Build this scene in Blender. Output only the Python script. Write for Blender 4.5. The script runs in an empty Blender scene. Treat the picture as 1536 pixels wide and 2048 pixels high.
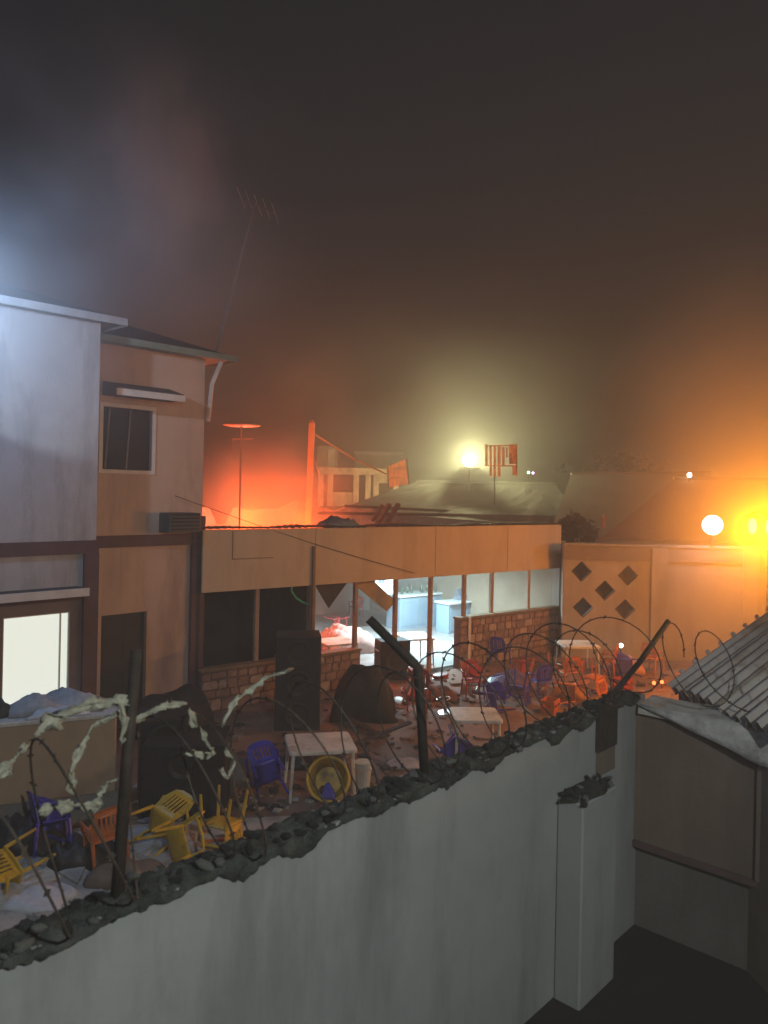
import bpy, math, random
from mathutils import Vector, Matrix, noise
from mathutils.geometry import tessellate_polygon
random.seed(7)
S = bpy.context.scene
COL = S.collection
R = math.radians

# ------------------------------------------------------------------ camera
CAMZ, F, ROLL, V0 = 4.5, 1540.0, R(1.2), 985.0
cam = bpy.data.cameras.new('camera')
cam.sensor_width = 36.0
cam.lens = 36.0 * F / 2048.0
cam.shift_y = -(1024.0 - V0) / 2048.0
cam.clip_start, cam.clip_end = 0.05, 1000
co = bpy.data.objects.new('camera', cam)
COL.objects.link(co)
rv = Vector((math.cos(ROLL), 0, math.sin(ROLL)))
uv = Vector((-math.sin(ROLL), 0, math.cos(ROLL)))
m = Matrix((rv, uv, Vector((0, -1, 0)))).transposed().to_4x4()
m.translation = (0, 0, CAMZ)
co.matrix_world = m
S.camera = co
cam.dof.use_dof = True; cam.dof.focus_distance = 17.0; cam.dof.aperture_fstop = 2.2

# ------------------------------------------------------------------ sky, moon, exposure
w = bpy.data.worlds.new('World')
S.world = w
w.use_nodes = True
nt = w.node_tree
bg = nt.nodes['Background']
sky = nt.nodes.new('ShaderNodeTexSky')
sky.sky_type = 'NISHITA'
sky.sun_disc = False
sky.sun_elevation = R(-2.0)
sky.sun_rotation = R(200)
nt.links.new(sky.outputs[0], bg.inputs[0])
bg.inputs[1].default_value = 0.07
sd = bpy.data.lights.new('moon', 'SUN')
sd.energy = 0.02
sd.angle = R(0.5)
sd.color = (1, 0.95, 0.88)
so = bpy.data.objects.new('moon', sd)
COL.objects.link(so)
so.rotation_euler = (R(50), 0, R(20))
S.view_settings.view_transform = 'Standard'
S.view_settings.look = 'None'
S.view_settings.exposure = 0.0
S.view_settings.gamma = 1.0
S.view_settings.use_curve_mapping = False
S.cycles.use_denoising = True
S.cycles.volume_bounces = 1
S.cycles.max_bounces = 6
S.cycles.diffuse_bounces = 3
S.cycles.sample_clamp_indirect = 4.0
S.cycles.caustics_reflective = False
S.cycles.caustics_refractive = False
HAZE = 0.008

# ------------------------------------------------------------------ measuring helpers
CAM = Vector((0, 0, CAMZ))
def ray(u, v):
    return Vector((0, 1, 0)) + rv * ((u - 768) / F) + uv * ((V0 - v) / F)
def P(u, v, d):                      # point at depth d
    return CAM + ray(u, v) * d
def G(u, v, z=0.0):                  # point on a level plane
    r = ray(u, v)
    return CAM + r * ((z - CAMZ) / r.z)
class Frame:                          # x along a wall, y behind it, z up
    def __init__(s, o, th):
        s.o = Vector((o[0], o[1], 0)); s.th = th
        s.ex = Vector((math.cos(th), math.sin(th), 0)); s.ey = Vector((-math.sin(th), math.cos(th), 0))
    def hit(s, u, v, y=0.0):
        r = ray(u, v)
        t = (y - (CAM - s.o).dot(s.ey)) / r.dot(s.ey)
        p = CAM + r * t - s.o
        return p.dot(s.ex), p.z
    def x(s, u, y=0.0, v=1100):
        return s.hit(u, v, y)[0]
    def w(s, x, y, z):
        return s.o + s.ex * x + s.ey * y + Vector((0, 0, z))

# ------------------------------------------------------------------ materials
MATS = {}
def mat(name, col, rough=0.85, var=0.25, scale=3.0, bump=0.15, bscale=40.0, metal=0.0, dirt=None, dscale=0.8, spec=0.3, streak=False):
    if name in MATS: return MATS[name]
    mt = bpy.data.materials.new(name); mt.use_nodes = True
    n, l = mt.node_tree.nodes, mt.node_tree.links
    b = n['Principled BSDF']
    b.inputs['Roughness'].default_value = rough
    b.inputs['Metallic'].default_value = metal
    b.inputs['Specular IOR Level'].default_value = spec
    tc = n.new('ShaderNodeTexCoord')
    nz = n.new('ShaderNodeTexNoise'); nz.inputs['Scale'].default_value = scale; nz.inputs['Detail'].default_value = 6
    nz.inputs['Roughness'].default_value = 0.65
    l.new(tc.outputs['Object'], nz.inputs['Vector'])
    rp = n.new('ShaderNodeValToRGB')
    rp.color_ramp.elements[0].position = 0.3; rp.color_ramp.elements[1].position = 0.7
    lo = [max(0, c * (1 - var)) for c in col]; hi = [min(1, c * (1 + var)) for c in col]
    rp.color_ramp.elements[0].color = (*lo, 1); rp.color_ramp.elements[1].color = (*hi, 1)
    l.new(nz.outputs['Fac'], rp.inputs[0])
    out = rp.outputs[0]
    if dirt:
        n2 = n.new('ShaderNodeTexNoise'); n2.inputs['Scale'].default_value = dscale; n2.inputs['Detail'].default_value = 8
        n2.inputs['Roughness'].default_value = 0.7
        if streak:
            mp = n.new('ShaderNodeMapping'); mp.inputs['Scale'].default_value = (2.2, 2.2, .45)
            l.new(tc.outputs['Object'], mp.inputs['Vector']); l.new(mp.outputs[0], n2.inputs['Vector'])
        else: l.new(tc.outputs['Object'], n2.inputs['Vector'])
        r2 = n.new('ShaderNodeValToRGB')
        r2.color_ramp.elements[0].position = 0.48; r2.color_ramp.elements[1].position = 0.68
        l.new(n2.outputs['Fac'], r2.inputs[0])
        mx = n.new('ShaderNodeMix'); mx.data_type = 'RGBA'
        l.new(r2.outputs[0], mx.inputs[0]); l.new(out, mx.inputs[6]); mx.inputs[7].default_value = (*dirt, 1)
        out = mx.outputs[2]
    l.new(out, b.inputs['Base Color'])
    if bump:
        n3 = n.new('ShaderNodeTexNoise'); n3.inputs['Scale'].default_value = bscale; n3.inputs['Detail'].default_value = 4
        l.new(tc.outputs['Object'], n3.inputs['Vector'])
        bp = n.new('ShaderNodeBump'); bp.inputs['Strength'].default_value = bump; bp.inputs['Distance'].default_value = 0.02
        l.new(n3.outputs['Fac'], bp.inputs['Height']); l.new(bp.outputs[0], b.inputs['Normal'])
    MATS[name] = mt
    return mt
def emit(name, col, strength):
    if name in MATS: return MATS[name]
    mt = bpy.data.materials.new(name); mt.use_nodes = True
    b = mt.node_tree.nodes['Principled BSDF']
    b.inputs['Base Color'].default_value = (*[0.6 * c for c in col], 1)
    b.inputs['Emission Color'].default_value = (*col, 1)
    b.inputs['Emission Strength'].default_value = strength
    MATS[name] = mt
    return mt

# ------------------------------------------------------------------ mesh helpers
MW = {}
class MB:
    def __init__(s): s.v = []; s.f = []
    def add(s, vs, fs):
        k = len(s.v); s.v += [tuple(p) for p in vs]; s.f += [tuple(i + k for i in f) for f in fs]; return s
    def box(s, x0, x1, y0, y1, z0, z1):
        return s.add([(x0,y0,z0),(x1,y0,z0),(x1,y1,z0),(x0,y1,z0),(x0,y0,z1),(x1,y0,z1),(x1,y1,z1),(x0,y1,z1)],
                     [(0,3,2,1),(4,5,6,7),(0,1,5,4),(1,2,6,5),(2,3,7,6),(3,0,4,7)])
    def cbox(s, x0, x1, y0, y1, z0, z1, c=0.01):   # box with chamfered vertical edges and a small top chamfer
        def ring(i, z): return [(x0+c+i,y0+i,z),(x1-c-i,y0+i,z),(x1-i,y0+c+i,z),(x1-i,y1-c-i,z),(x1-c-i,y1-i,z),(x0+c+i,y1-i,z),(x0+i,y1-c-i,z),(x0+i,y0+c+i,z)]
        vs = ring(0, z0) + ring(0, z1 - c) + ring(c * .7, z1)
        fs = [tuple(range(7, -1, -1)), tuple(range(16, 24))]
        for a in (0, 8):
            for i in range(8):
                j = (i + 1) % 8; fs.append((a + i, a + j, a + 8 + j, a + 8 + i))
        return s.add(vs, fs)
    def tube(s, pts, r, n=8, cap=True):
        pts = [Vector(p) for p in pts]; rs = r if isinstance(r, (list, tuple)) else [r] * len(pts)
        vs = []; fs = []; ref = None
        for i, p in enumerate(pts):
            t = (pts[min(i + 1, len(pts) - 1)] - pts[max(i - 1, 0)]).normalized()
            if ref is None: ref = Vector((0, 0, 1)) if abs(t.z) < 0.9 else Vector((1, 0, 0))
            a = (ref - t * ref.dot(t)).normalized(); ref = a; b = t.cross(a)
            for k in range(n):
                q = 2 * math.pi * k / n
                vs.append(p + (a * math.cos(q) + b * math.sin(q)) * rs[i])
        for i in range(len(pts) - 1):
            for k in range(n):
                j = (k + 1) % n; fs.append((i*n+k, i*n+j, (i+1)*n+j, (i+1)*n+k))
        if cap:
            fs.append(tuple(range(n - 1, -1, -1))); fs.append(tuple(range((len(pts)-1)*n, len(pts)*n)))
        return s.add(vs, fs)
    def beam(s, a, b, wd, h=None):
        a, b = Vector(a), Vector(b); h = h or wd; t = (b - a).normalized()
        up = Vector((0, 0, 1)) if abs(t.z) < .95 else Vector((0, 1, 0))
        sx = t.cross(up).normalized() * wd / 2; sz = sx.normalized().cross(t) * h / 2
        vs = [a-sx-sz, a+sx-sz, a+sx+sz, a-sx+sz, b-sx-sz, b+sx-sz, b+sx+sz, b-sx+sz]
        return s.add(vs, [(0,3,2,1),(4,5,6,7),(0,1,5,4),(1,2,6,5),(2,3,7,6),(3,0,4,7)])
    def plate(s, poly, t, holes=()):          # (x,z) polygon with holes, front at y=0, back at y=t
        loops = [list(poly)] + [list(h) for h in holes]
        tri = tessellate_polygon([[Vector((a, b, 0)) for a, b in lp] for lp in loops])
        flat = [q for lp in loops for q in lp]; n = len(flat)
        vs = [(a, 0, b) for a, b in flat] + [(a, t, b) for a, b in flat]
        fs = []
        for t3 in tri:
            fs.append(tuple(t3)); fs.append(tuple(i + n for i in reversed(t3)))
        k = 0
        for lp in loops:
            for i in range(len(lp)):
                j = (i + 1) % len(lp); fs.append((k + i, k + j, n + k + j, n + k + i))
            k += len(lp)
        return s.add(vs, fs)
    def slab(s, quad, t):                      # polygon of 3-D points given a thickness along its normal
        q = [Vector(p) for p in quad]; nrm = (q[1] - q[0]).cross(q[-1] - q[0]).normalized() * t; n = len(q)
        vs = q + [p - nrm for p in q]
        fs = [tuple(range(n)), tuple(range(2 * n - 1, n - 1, -1))] + [(i, n + i, n + (i + 1) % n, (i + 1) % n) for i in range(n)]
        return s.add(vs, fs)
    def sphere(s, c, r, nu=12, nv=8, sc=(1, 1, 1), jit=0.0):
        c = Vector(c); vs = [c + Vector((0, 0, r * sc[2]))]; fs = []
        for i in range(1, nv):
            a = math.pi * i / nv
            for k in range(nu):
                b = 2 * math.pi * k / nu; q = r * (1 + random.uniform(-jit, jit))
                vs.append(c + Vector((q*math.sin(a)*math.cos(b)*sc[0], q*math.sin(a)*math.sin(b)*sc[1], q*math.cos(a)*sc[2])))
        vs.append(c - Vector((0, 0, r * sc[2]))); e = len(vs) - 1
        for k in range(nu):
            j = (k + 1) % nu
            fs.append((0, 1 + k, 1 + j)); fs.append((e, e - nu + j, e - nu + k))
            for i in range(nv - 2):
                a = 1 + i * nu; fs.append((a + k, a + nu + k, a + nu + j, a + j))
        return s.add(vs, fs)
    def corr(s, a, b, c, d, n, amp, t=0.006, sub=4):   # corrugated sheet: ribs run a->d / b->c, n ribs between a and b
        a, b, c, d = map(Vector, (a, b, c, d)); nrm = (b - a).cross(d - a).normalized()
        if nrm.z < 0: nrm = -nrm
        m_ = n * sub; vs = []
        for i in range(m_ + 1):
            f = i / m_; h = nrm * (amp * math.sin(2 * math.pi * i / sub + .7))
            p, q = a.lerp(b, f) + h, d.lerp(c, f) + h
            vs += [p, q, p - nrm * t, q - nrm * t]
        fs = []
        for i in range(m_):
            k = 4 * i
            fs += [(k, k+4, k+5, k+1), (k+2, k+3, k+7, k+6), (k, k+2, k+6, k+4), (k+1, k+5, k+7, k+3)]
        return s.add(vs, fs)
    def mesh(s, name, mt, smooth=False):
        me = bpy.data.meshes.new(name); me.from_pydata(s.v, [], s.f); me.update()
        if mt: me.materials.append(mt)
        if smooth:
            for p in me.polygons: p.use_smooth = True
        return me
    def build(s, name, mt, parent=None, world=False, smooth=False, label=None, kind=None):
        if world and parent is not None:
            inv = MW[parent.name].inverted(); s.v = [tuple(inv @ Vector(p)) for p in s.v]
        o = bpy.data.objects.new(name, s.mesh(name, mt, smooth)); COL.objects.link(o)
        if parent is not None:
            o.parent = parent; MW[o.name] = MW[parent.name]
        else: MW[o.name] = Matrix()
        if label: o['label'] = label
        if kind: o['kind'] = kind
        return o
def tag(o, label, cat, group=None):
    o['label'] = label; o['category'] = cat
    if group: o['group'] = group
    return o
def root(name, label, cat, loc, rz=0.0, group=None, tilt=None):
    o = bpy.data.objects.new(name, None); COL.objects.link(o); o.empty_display_size = .1
    o.location = loc; o.rotation_euler = tilt if tilt else (0, 0, rz)
    MW[o.name] = Matrix.Translation(Vector(loc)) @ o.rotation_euler.to_matrix().to_4x4()
    return tag(o, label, cat, group)
def solo(mb, name, mt, label, cat, base, group=None, smooth=False):    # a thing that is one mesh, origin at its base
    base = Vector(base); mb.v = [tuple(Vector(p) - base) for p in mb.v]
    o = mb.build(name, mt, smooth=smooth); o.location = base
    return tag(o, label, cat, group)
def dup(rt, loc, rot, label, remat=None):
    c = rt.copy(); COL.objects.link(c); c.location = loc; c.scale = rt.scale; c.rotation_euler = rot; c['label'] = label
    MW[c.name] = Matrix.Translation(Vector(loc)) @ c.rotation_euler.to_matrix().to_4x4()
    for ch in rt.children:
        d = ch.copy(); COL.objects.link(d); d.parent = c
        if remat:
            d.material_slots[0].link = 'OBJECT'; d.material_slots[0].material = remat
        for g in ch.children:
            e = g.copy(); COL.objects.link(e); e.parent = d
    return c
def lamp(name, loc, col, power, radius=0.1, spot=None, aim=None):
    d = bpy.data.lights.new(name, 'SPOT' if spot else 'POINT'); d.energy = power; d.color = col; d.shadow_soft_size = radius
    if spot: d.spot_size = R(spot); d.spot_blend = 0.15
    o = bpy.data.objects.new(name, d); COL.objects.link(o); o.location = loc
    if aim is not None: o.rotation_euler = (Vector(aim) - Vector(loc)).to_track_quat('-Z', 'Y').to_euler()
    return o
def lump_mesh(name, mt, seed, sc=(1, 1, 1)):
    st = random.getstate(); random.seed(seed)
    mb = MB(); mb.sphere((0, 0, 0), 1, 9, 6, sc, 0.2); random.setstate(st)
    return mb.mesh(name, mt, True)

# ------------------------------------------------------------------ materials used
plaster_grey = mat('grey_render', (.33, .345, .34), .9, .10, 1.2, .14, 22, dirt=(.225, .235, .23), dscale=.6, streak=True)
plaster_brown = mat('brown_render', (.20, .155, .12), .9, .15, 1.5, .25, 25, dirt=(.15, .115, .09), dscale=.7, streak=True)
plaster_low = mat('lower_grey_render', (.155, .145, .135), .9, .15, 1.5, .25, 25, dirt=(.11, .10, .09), dscale=.7, streak=True)
cement_pale = mat('pale_cement', (.55, .54, .50), .9, .2, 5, .4, 30, dirt=(.3, .29, .27), dscale=3)
moss = mat('dark_mossy_mortar', (.05, .056, .05), .95, .6, 9, 1.0, 60, dirt=(.105, .11, .10), dscale=5)
moss_pale = mat('weathered_mortar', (.22, .23, .21), .95, .4, 8, .8, 50)
rust = mat('dark_rusty_iron', (.055, .045, .038), .7, .4, 12, .3, 60, metal=.3)
wire_m = mat('razor_wire_steel', (.10, .085, .07), .6, .3, 20, 0, metal=.5)
cream = mat('cream_wall_paint', (.51, .385, .295), .9, .10, .9, .25, 35, dirt=(.31, .235, .19), dscale=.5, streak=True)
white_wall = mat('white_wall_paint', (.44, .435, .44), .9, .10, 1.6, .5, 30, dirt=(.30, .295, .30), dscale=.9, streak=True)
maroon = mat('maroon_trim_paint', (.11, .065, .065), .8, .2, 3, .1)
roofdark = mat('dark_roof_metal', (.055, .06, .062), .7, .3, 2, .2)
greenfascia = mat('green_fascia_board', (.16, .22, .18), .8, .2, 3, .1)
trimpale = mat('pale_trim', (.60, .57, .52), .8, .12, 4, .2)
glassdark = mat('dark_window_glass', (.03, .035, .04), .08, .1, 2, 0, spec=.6)
black = mat('black_cabinet', (.018, .018, .018), .7, .3, 8, .3, 80)
blackcone = mat('black_cone', (.02, .02, .02), .5, .3, 8, .1)
fascia_m = mat('tan_fascia_board', (.52, .43, .30), .85, .07, 1.2, .12, 30, dirt=(.43, .34, .22), dscale=.7, streak=True)
post_m = mat('brown_post_paint', (.30, .22, .16), .8, .2, 4, .15)
stone_m = mat('brown_wall_stone', (.24, .16, .12), .85, .4, 5, .5, 18)
stone_b = mat('pale_wall_stone', (.34, .26, .20), .85, .35, 5, .5, 18)
mortar_m = mat('brown_mortar', (.14, .10, .08), .95, .3, 8, .4)
int_wall = mat('interior_wall_paint', (.36, .36, .31), .9, .1, 1.0, .1)
int_dark = mat('dark_interior', (.045, .045, .045), .9, .4, 1.5, .2)  # near-black lining for the bar store and the house room
pink_wall = mat('pink_back_wall', (.55, .33, .26), .9, .15, 1.2, .2, dirt=(.15, .08, .07), dscale=.9)
floor_tile = mat('pale_floor', (.25, .235, .23), .45, .2, 2.5, .1, dirt=(.2, .18, .17), dscale=1.5)
blue_counter = mat('blue_counter_front', (.20, .28, .36), .6, .12, 2, .1)
countertop = mat('pale_countertop', (.62, .66, .66), .35, .1, 3, .05)
wood_m = mat('brown_board', (.20, .145, .085), .8, .25, 4, .2)
tan_board = mat('tan_ceiling_board', (.36, .28, .17), .85, .15, 3, .15)
yard_m = mat('reddish_yard_floor', (.22, .145, .11), .8, .3, 1.2, .35, 12, dirt=(.11, .08, .065), dscale=.5)
soil_m = mat('shaded_soil', (.016, .013, .011), .95, .4, 1.5, .4, 10)  # near-black colour stands in for the balcony's shade on the ground
slab_m = mat('pale_paving', (.46, .45, .42), .9, .2, 3, .3, 25, dirt=(.26, .25, .23), dscale=2)
corr_m = mat('weathered_corrugated_metal', (.68, .61, .54), .65, .12, 1.2, .1, 30, metal=.1, dirt=(.36, .27, .20), dscale=1.0)
farwall_m = mat('far_wall_render', (.34, .32, .29), .9, .12, 1.0, .25, 25, dirt=(.25, .23, .20), dscale=.6, streak=True)
farwall_d = mat('far_wall_beam', (.24, .21, .18), .9, .15, 1.2, .25)
pale_roof = mat('pale_roof_sheet', (.22, .20, .18), .75, .12, .8, .1)
brown_roof = mat('brown_roof_tile', (.22, .13, .09), .8, .2, 1.5, .2)
charred = mat('charred_timber', (.06, .05, .045), .9, .5, 6, .4)
burnt_wall = mat('scorched_plaster', (.46, .36, .26), .9, .4, 1.2, .3, dirt=(.12, .09, .07), dscale=1.0)
steel = mat('steel', (.55, .55, .55), .3, .1, 5, 0, metal=.9)
blue_pl = mat('blue_plastic', (.06, .05, .42), .4, .12, 4, .05, spec=.5, dirt=(.05, .045, .12), dscale=3.5)
yellow_pl = mat('yellow_plastic', (.62, .40, .03), .4, .12, 4, .05, spec=.5, dirt=(.20, .13, .04), dscale=3.5)
orange_pl = mat('orange_plastic', (.60, .17, .04), .4, .15, 4, .05, spec=.5, dirt=(.18, .08, .04), dscale=3.5)
red_pl = mat('red_plastic', (.42, .05, .04), .4, .15, 4, .05, spec=.5, dirt=(.12, .04, .035), dscale=3.5)
white_pl = mat('white_plastic', (.66, .64, .56), .45, .10, 4, .05, spec=.5, dirt=(.34, .31, .25), dscale=3.5)
scrap_m = mat('torn_plastic_sheet', (.36, .36, .28), .6, .45, 14, .5, 60)
cloth_g = mat('grey_cloth', (.36, .37, .40), .95, .3, 5, .6, 20)
leaf_m = mat('leaves', (.022, .028, .014), .8, .5, 6, 0)
bark_m = mat('bark', (.08, .06, .045), .9, .4, 8, .6)
green_hose = mat('green_hose', (.06, .42, .24), .5, .1, 5, 0)
tarp_m = mat('black_tarpaulin', (.03, .027, .025), .8, .3, 3, .8, 8)

# ================================================================== GROUND
g = MB(); g.add([(-110, -18, 0), (110, -18, 0), (110, 190, 0), (-110, 190, 0)], [(0, 1, 2, 3)])
g.build('ground', soil_m, kind='structure')

W_A, W_B = G(0, 1925, 2.4), G(1195, 1428, 2.4)
W = Frame(W_A, math.atan2(W_B.y - W_A.y, W_B.x - W_A.x))
cx = W.x(1262, 0, 1905)                    # inner corner of the near wall
corner = W.w(cx, 0, 0)
RW = Frame(corner, W.th - R(90))
H = Frame((-5.2, 14.0), R(46.0))           # left house, y=0 is its set-back wing
B = Frame((-3.63, 15.4), R(38.5))          # bar

g = MB(); y0 = W.w(-5, .24, 0); y1 = W.w(cx + .3, .24, 0)
g.add([(y0.x, y0.y, .004), (y1.x, y1.y, .004), (4.2, 9.0, .004), (13, 17, .004), (13, 22, .004), (5.2, 22.4, .004), (-3.4, 15.6, .004), (-9, 10.4, .004)], [tuple(range(8))])
yard = g.build('yard_floor', yard_m, kind='structure')
q = [G(-260, 1720), G(120, 1662), G(420, 1640), G(600, 1632), G(700, 1590), G(860, 1530), W.w(2.3, .22, 0), W.w(-3, .22, 0)]
g = MB(); g.add([(p.x, p.y, .009) for p in q], [tuple(range(len(q)))]); g.build('concrete_apron', mat('pale_concrete', (.40, .385, .36), .9, .25, 1.5, .3, 20, dirt=(.16, .14, .12), dscale=.9), kind='structure')
# pale broken paving slabs in the near strip of the yard
k = 0
for i in range(15):
    for j in range(6):
        x = -1.6 + i * .43 + random.uniform(-.03, .03); yy = 2.9 + j * .43 + random.uniform(-.03, .03)
        p = W.w(x + (j % 2) * .2, yy, 0)
        if random.random() < .16 or p.x > -0.6: continue
        a = W.th + random.uniform(-.09, .09); hs = .19
        q = [(-hs, -hs), (hs, -hs), (hs, hs), (-hs, hs)]
        q = [(px + random.uniform(-.03, .03), py + random.uniform(-.03, .03)) for px, py in q]
        if random.random() < .3: q[random.randrange(4)] = (random.uniform(-.05, .05), random.uniform(-.05, .05))
        pts = [(p.x + px * math.cos(a) - py * math.sin(a), p.y + px * math.sin(a) + py * math.cos(a), .035 + random.uniform(-.012, .015)) for px, py in q]
        MB().slab(pts, .05).build('paving_slab', slab_m, yard)

# ================================================================== NEAR BOUNDARY WALL
WT = 2.4
bw = root('boundary_wall', 'grey rendered boundary wall in the foreground with rough dark mortar along its top', 'wall', W.w(0, 0, 0), W.th)
b = MB(); b.box(-4.5, cx + .22, 0, .2, 0, WT); b.build('wall_panel', plaster_grey, bw)
px0 = W.x(1110, 0, 1800); pd = .28
for _ in range(40):
    if W.x(1165, -pd, 1750) < px0: pd -= .01
    else: pd += .01
px1 = W.x(1232, -pd, 1750)
b = MB(); b.cbox(px0, px1, -pd, -.002, 0, 1.80, .015); b.build('pilaster', plaster_grey, bw)
vs = []; fs = []; nx_ = 420; ny_ = 16
for i in range(nx_ + 1):
    x = -1.3 + i * (cx + 1.35) / nx_
    spill = max(0.0, noise.noise(Vector((x * 2.6, 3.1, 0))) + .1) * .20 + .015 + .05 * abs(noise.noise(Vector((x * 14, 1, 0))))
    hh = .035 + .03 * noise.noise(Vector((x * 1.7, 9, 0)))
    for j in range(ny_ + 1):
        f = j / ny_
        if f < .22: y = -.016; h = -spill * (1 - f / .22)
        else: y = -.016 + (f - .22) / .78 * .25; h = hh * math.sin(math.pi * min(1, (f - .22) / .78 * .96 + .04)) ** .6
        q_ = Vector((x * 9, y * 9, h * 9)); d_ = noise.noise(q_) * .034 + noise.noise(q_ * 2.3) * .026 + noise.noise(q_ * 5) * .012
        vs.append((x, y - (.012 + d_ * .5 if f < .3 and 0 < j else 0), WT + h + (d_ if f > .15 else 0)) if j else (x, -.002, WT + h))
for i in range(nx_):
    for j in range(ny_): q_ = i * (ny_ + 1) + j; fs.append((q_, q_ + ny_ + 1, q_ + ny_ + 2, q_ + 1))
b = MB(); b.add(vs, fs); b.build('mortar_crest', moss, bw, smooth=True)
lm = [lump_mesh('mortar_lump', moss, i, (1, .8, .55)) for i in range(5)]
lp = [lump_mesh('mortar_lump', moss_pale, 20 + i, (1, .8, .5)) for i in range(3)]
def put(me, parent, loc, rot, sc, name='mortar_lump'):
    o = bpy.data.objects.new(name, me); COL.objects.link(o); o.parent = parent
    o.location = loc; o.rotation_euler = rot; o.scale = sc; return o
for i in range(220):
    f = random.random() ** 1.15; x = -1.2 + f * (cx + 1.25)
    front = random.random()
    r = random.uniform(.014, .045)
    y = random.uniform(-.03, .2); z = WT + random.uniform(.01, .05)
    put(random.choice(lm if random.random() < .74 else lp), bw, (x, y, z), (random.uniform(-.5, .5), random.uniform(-.5, .5), random.uniform(0, 6)), (r * 1.4, r, r * random.uniform(.7, 1.2)))
put(lm[1], bw, ((px0 + px1) / 2, -pd / 2, 1.80), (0, 0, 0), ((px1 - px0) * .58, pd * .72, .10))
for i in range(40):
    r = random.uniform(.015, .04)
    put(random.choice(lm if i % 4 else lp), bw, (random.uniform(px0, px1), random.uniform(-pd, -.02), 1.80 + random.uniform(-.01, .06)), (random.random(), random.random(), random.random() * 6), (r * 1.4, r, r * .8))

# side wall on the right, coming toward the camera
sw = root('boundary_wall', 'brown rendered side wall meeting the grey wall at the right corner, pale coping on top', 'wall', RW.w(0, 0, 0), RW.th)
b = MB(); b.box(.0, 6.0, .06, .22, 0, .92); b.build('lower_panel', plaster_low, sw)
b = MB(); b.box(.0, 6.0, 0, .22, .92, 2.26); b.build('upper_panel', plaster_brown, sw)
b = MB(); b.box(.004, 6.0, -.035, .05, .86, .92); b.build('shadow_strip', maroon, sw)  # dark strip standing in for the shadow under the projecting upper panel
rx = RW.x(1512, -.05, 1660)
b = MB(); b.box(rx, rx + .12, -.05, -.003, .93, 2.2); b.build('pier', plaster_brown, sw)
vs = []; fs = []
n = 26
for i in range(n + 1):                      # uneven cement coping
    x = .05 + i * 5.9 / n; j = [random.uniform(-.012, .012) for _ in range(4)]
    vs += [(x, -.06 + j[0], 2.262), (x, -.06 + j[1], 2.36 + j[2]), (x, .30 + j[3], 2.40 + j[0]), (x, .30, 2.262)]
for i in range(n):
    k = 4 * i
    fs += [(k, k+4, k+5, k+1), (k+1, k+5, k+6, k+2), (k+2, k+6, k+7, k+3), (k+3, k+7, k+4, k)]
fs += [(0, 1, 2, 3), (4*n+3, 4*n+2, 4*n+1, 4*n)]
b = MB(); b.add(vs, fs); b.build('coping', cement_pale, sw)
# pale sheet sliding down off the coping
vs = []; fs = []; n = 14; mrows = 4
A0 = RW.hit(1262, 1452, -.08); 
for i in range(n + 1):
    f = i / n; x = .08 + f * 2.6
    drop = .03 + f * .62
    for j in range(mrows + 1):
        h = j / mrows
        vs.append((x + random.uniform(-.01, .01), -.068 - .012 * math.sin(h * 9 + i) - .16 * f * (1 - (1 - h) ** 2), 2.375 - drop * h + random.uniform(-.008, .008)))
for i in range(n):
    for j in range(mrows):
        a = i * (mrows + 1) + j; fs.append((a, a + mrows + 1, a + mrows + 2, a + 1))
b = MB(); b.add(vs, fs); b.v = [tuple(RW.w(*p)) for p in b.v]
o = solo(b, 'draped_sheet', cement_pale, 'pale dusty sheet hanging down over the brown side wall, deeper toward the right', 'sheet', RW.w(.1, -.08, 2.3), smooth=True)
md = o.modifiers.new('t', 'SOLIDIFY'); md.thickness = .012

# ------------------------------------------------------------------ iron posts and razor wire
def wpt(u, v, y=.1): 
    x, z = W.hit(u, v, y); return W.w(x, y, z)
p0, p1 = wpt(232, 1800), wpt(272, 1300)
b = MB(); b.tube([Vector((p0.x, p0.y, WT - .05)), p0.lerp(p1, .5), p1], [.034, .032, .028], 8)
solo(b, 'fence_post', rust, 'straight dark iron post leaning right on the near end of the wall', 'post', (p0.x, p0.y, WT), 'iron posts on the boundary wall', True)
q0, q1, q2 = wpt(851, 1535), wpt(836, 1335), wpt(738, 1238, .38)
b = MB(); b.tube([Vector((q0.x, q0.y, WT - .05)), q0.lerp(q1, .6), q1, q1.lerp(q2, .08), q2], [.036, .036, .036, .036, .034], 10)
solo(b, 'fence_post', rust, 'bent iron post angled over the yard in the middle of the wall', 'post', (q0.x, q0.y, WT), 'iron posts on the boundary wall', True)
r0, r1 = wpt(1212, 1420, .06), wpt(1336, 1243, .10)
cp = root('fence_post', 'slanting iron post at the wall corner on a dark mounting plate', 'post', (r0.x, r0.y, WT), W.th, 'iron posts on the boundary wall')
b = MB(); b.tube([(r0.x, r0.y, WT - .06), (r0.x, r0.y, WT + .04), r0.lerp(r1, .5), r1], [.032] * 4, 8); b.build('arm', rust, cp, world=True, smooth=True)
xa, xb = W.x(1192, -.01, 1480), W.x(1228, -.01, 1480)
b = MB(); b.box(xa, xb, -.045, -.003, WT - .36, WT + .04); b.v = [tuple(W.w(*p)) for p in b.v]; b.build('mounting_plate', rust, cp, world=True)
b = MB(); b.box(xa + .02, xb - .01, -.03, -.003, WT - .60, WT - .362); b.v = [tuple(W.w(*p)) for p in b.v]; b.build('timber_block', plaster_brown, cp, world=True)

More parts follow.
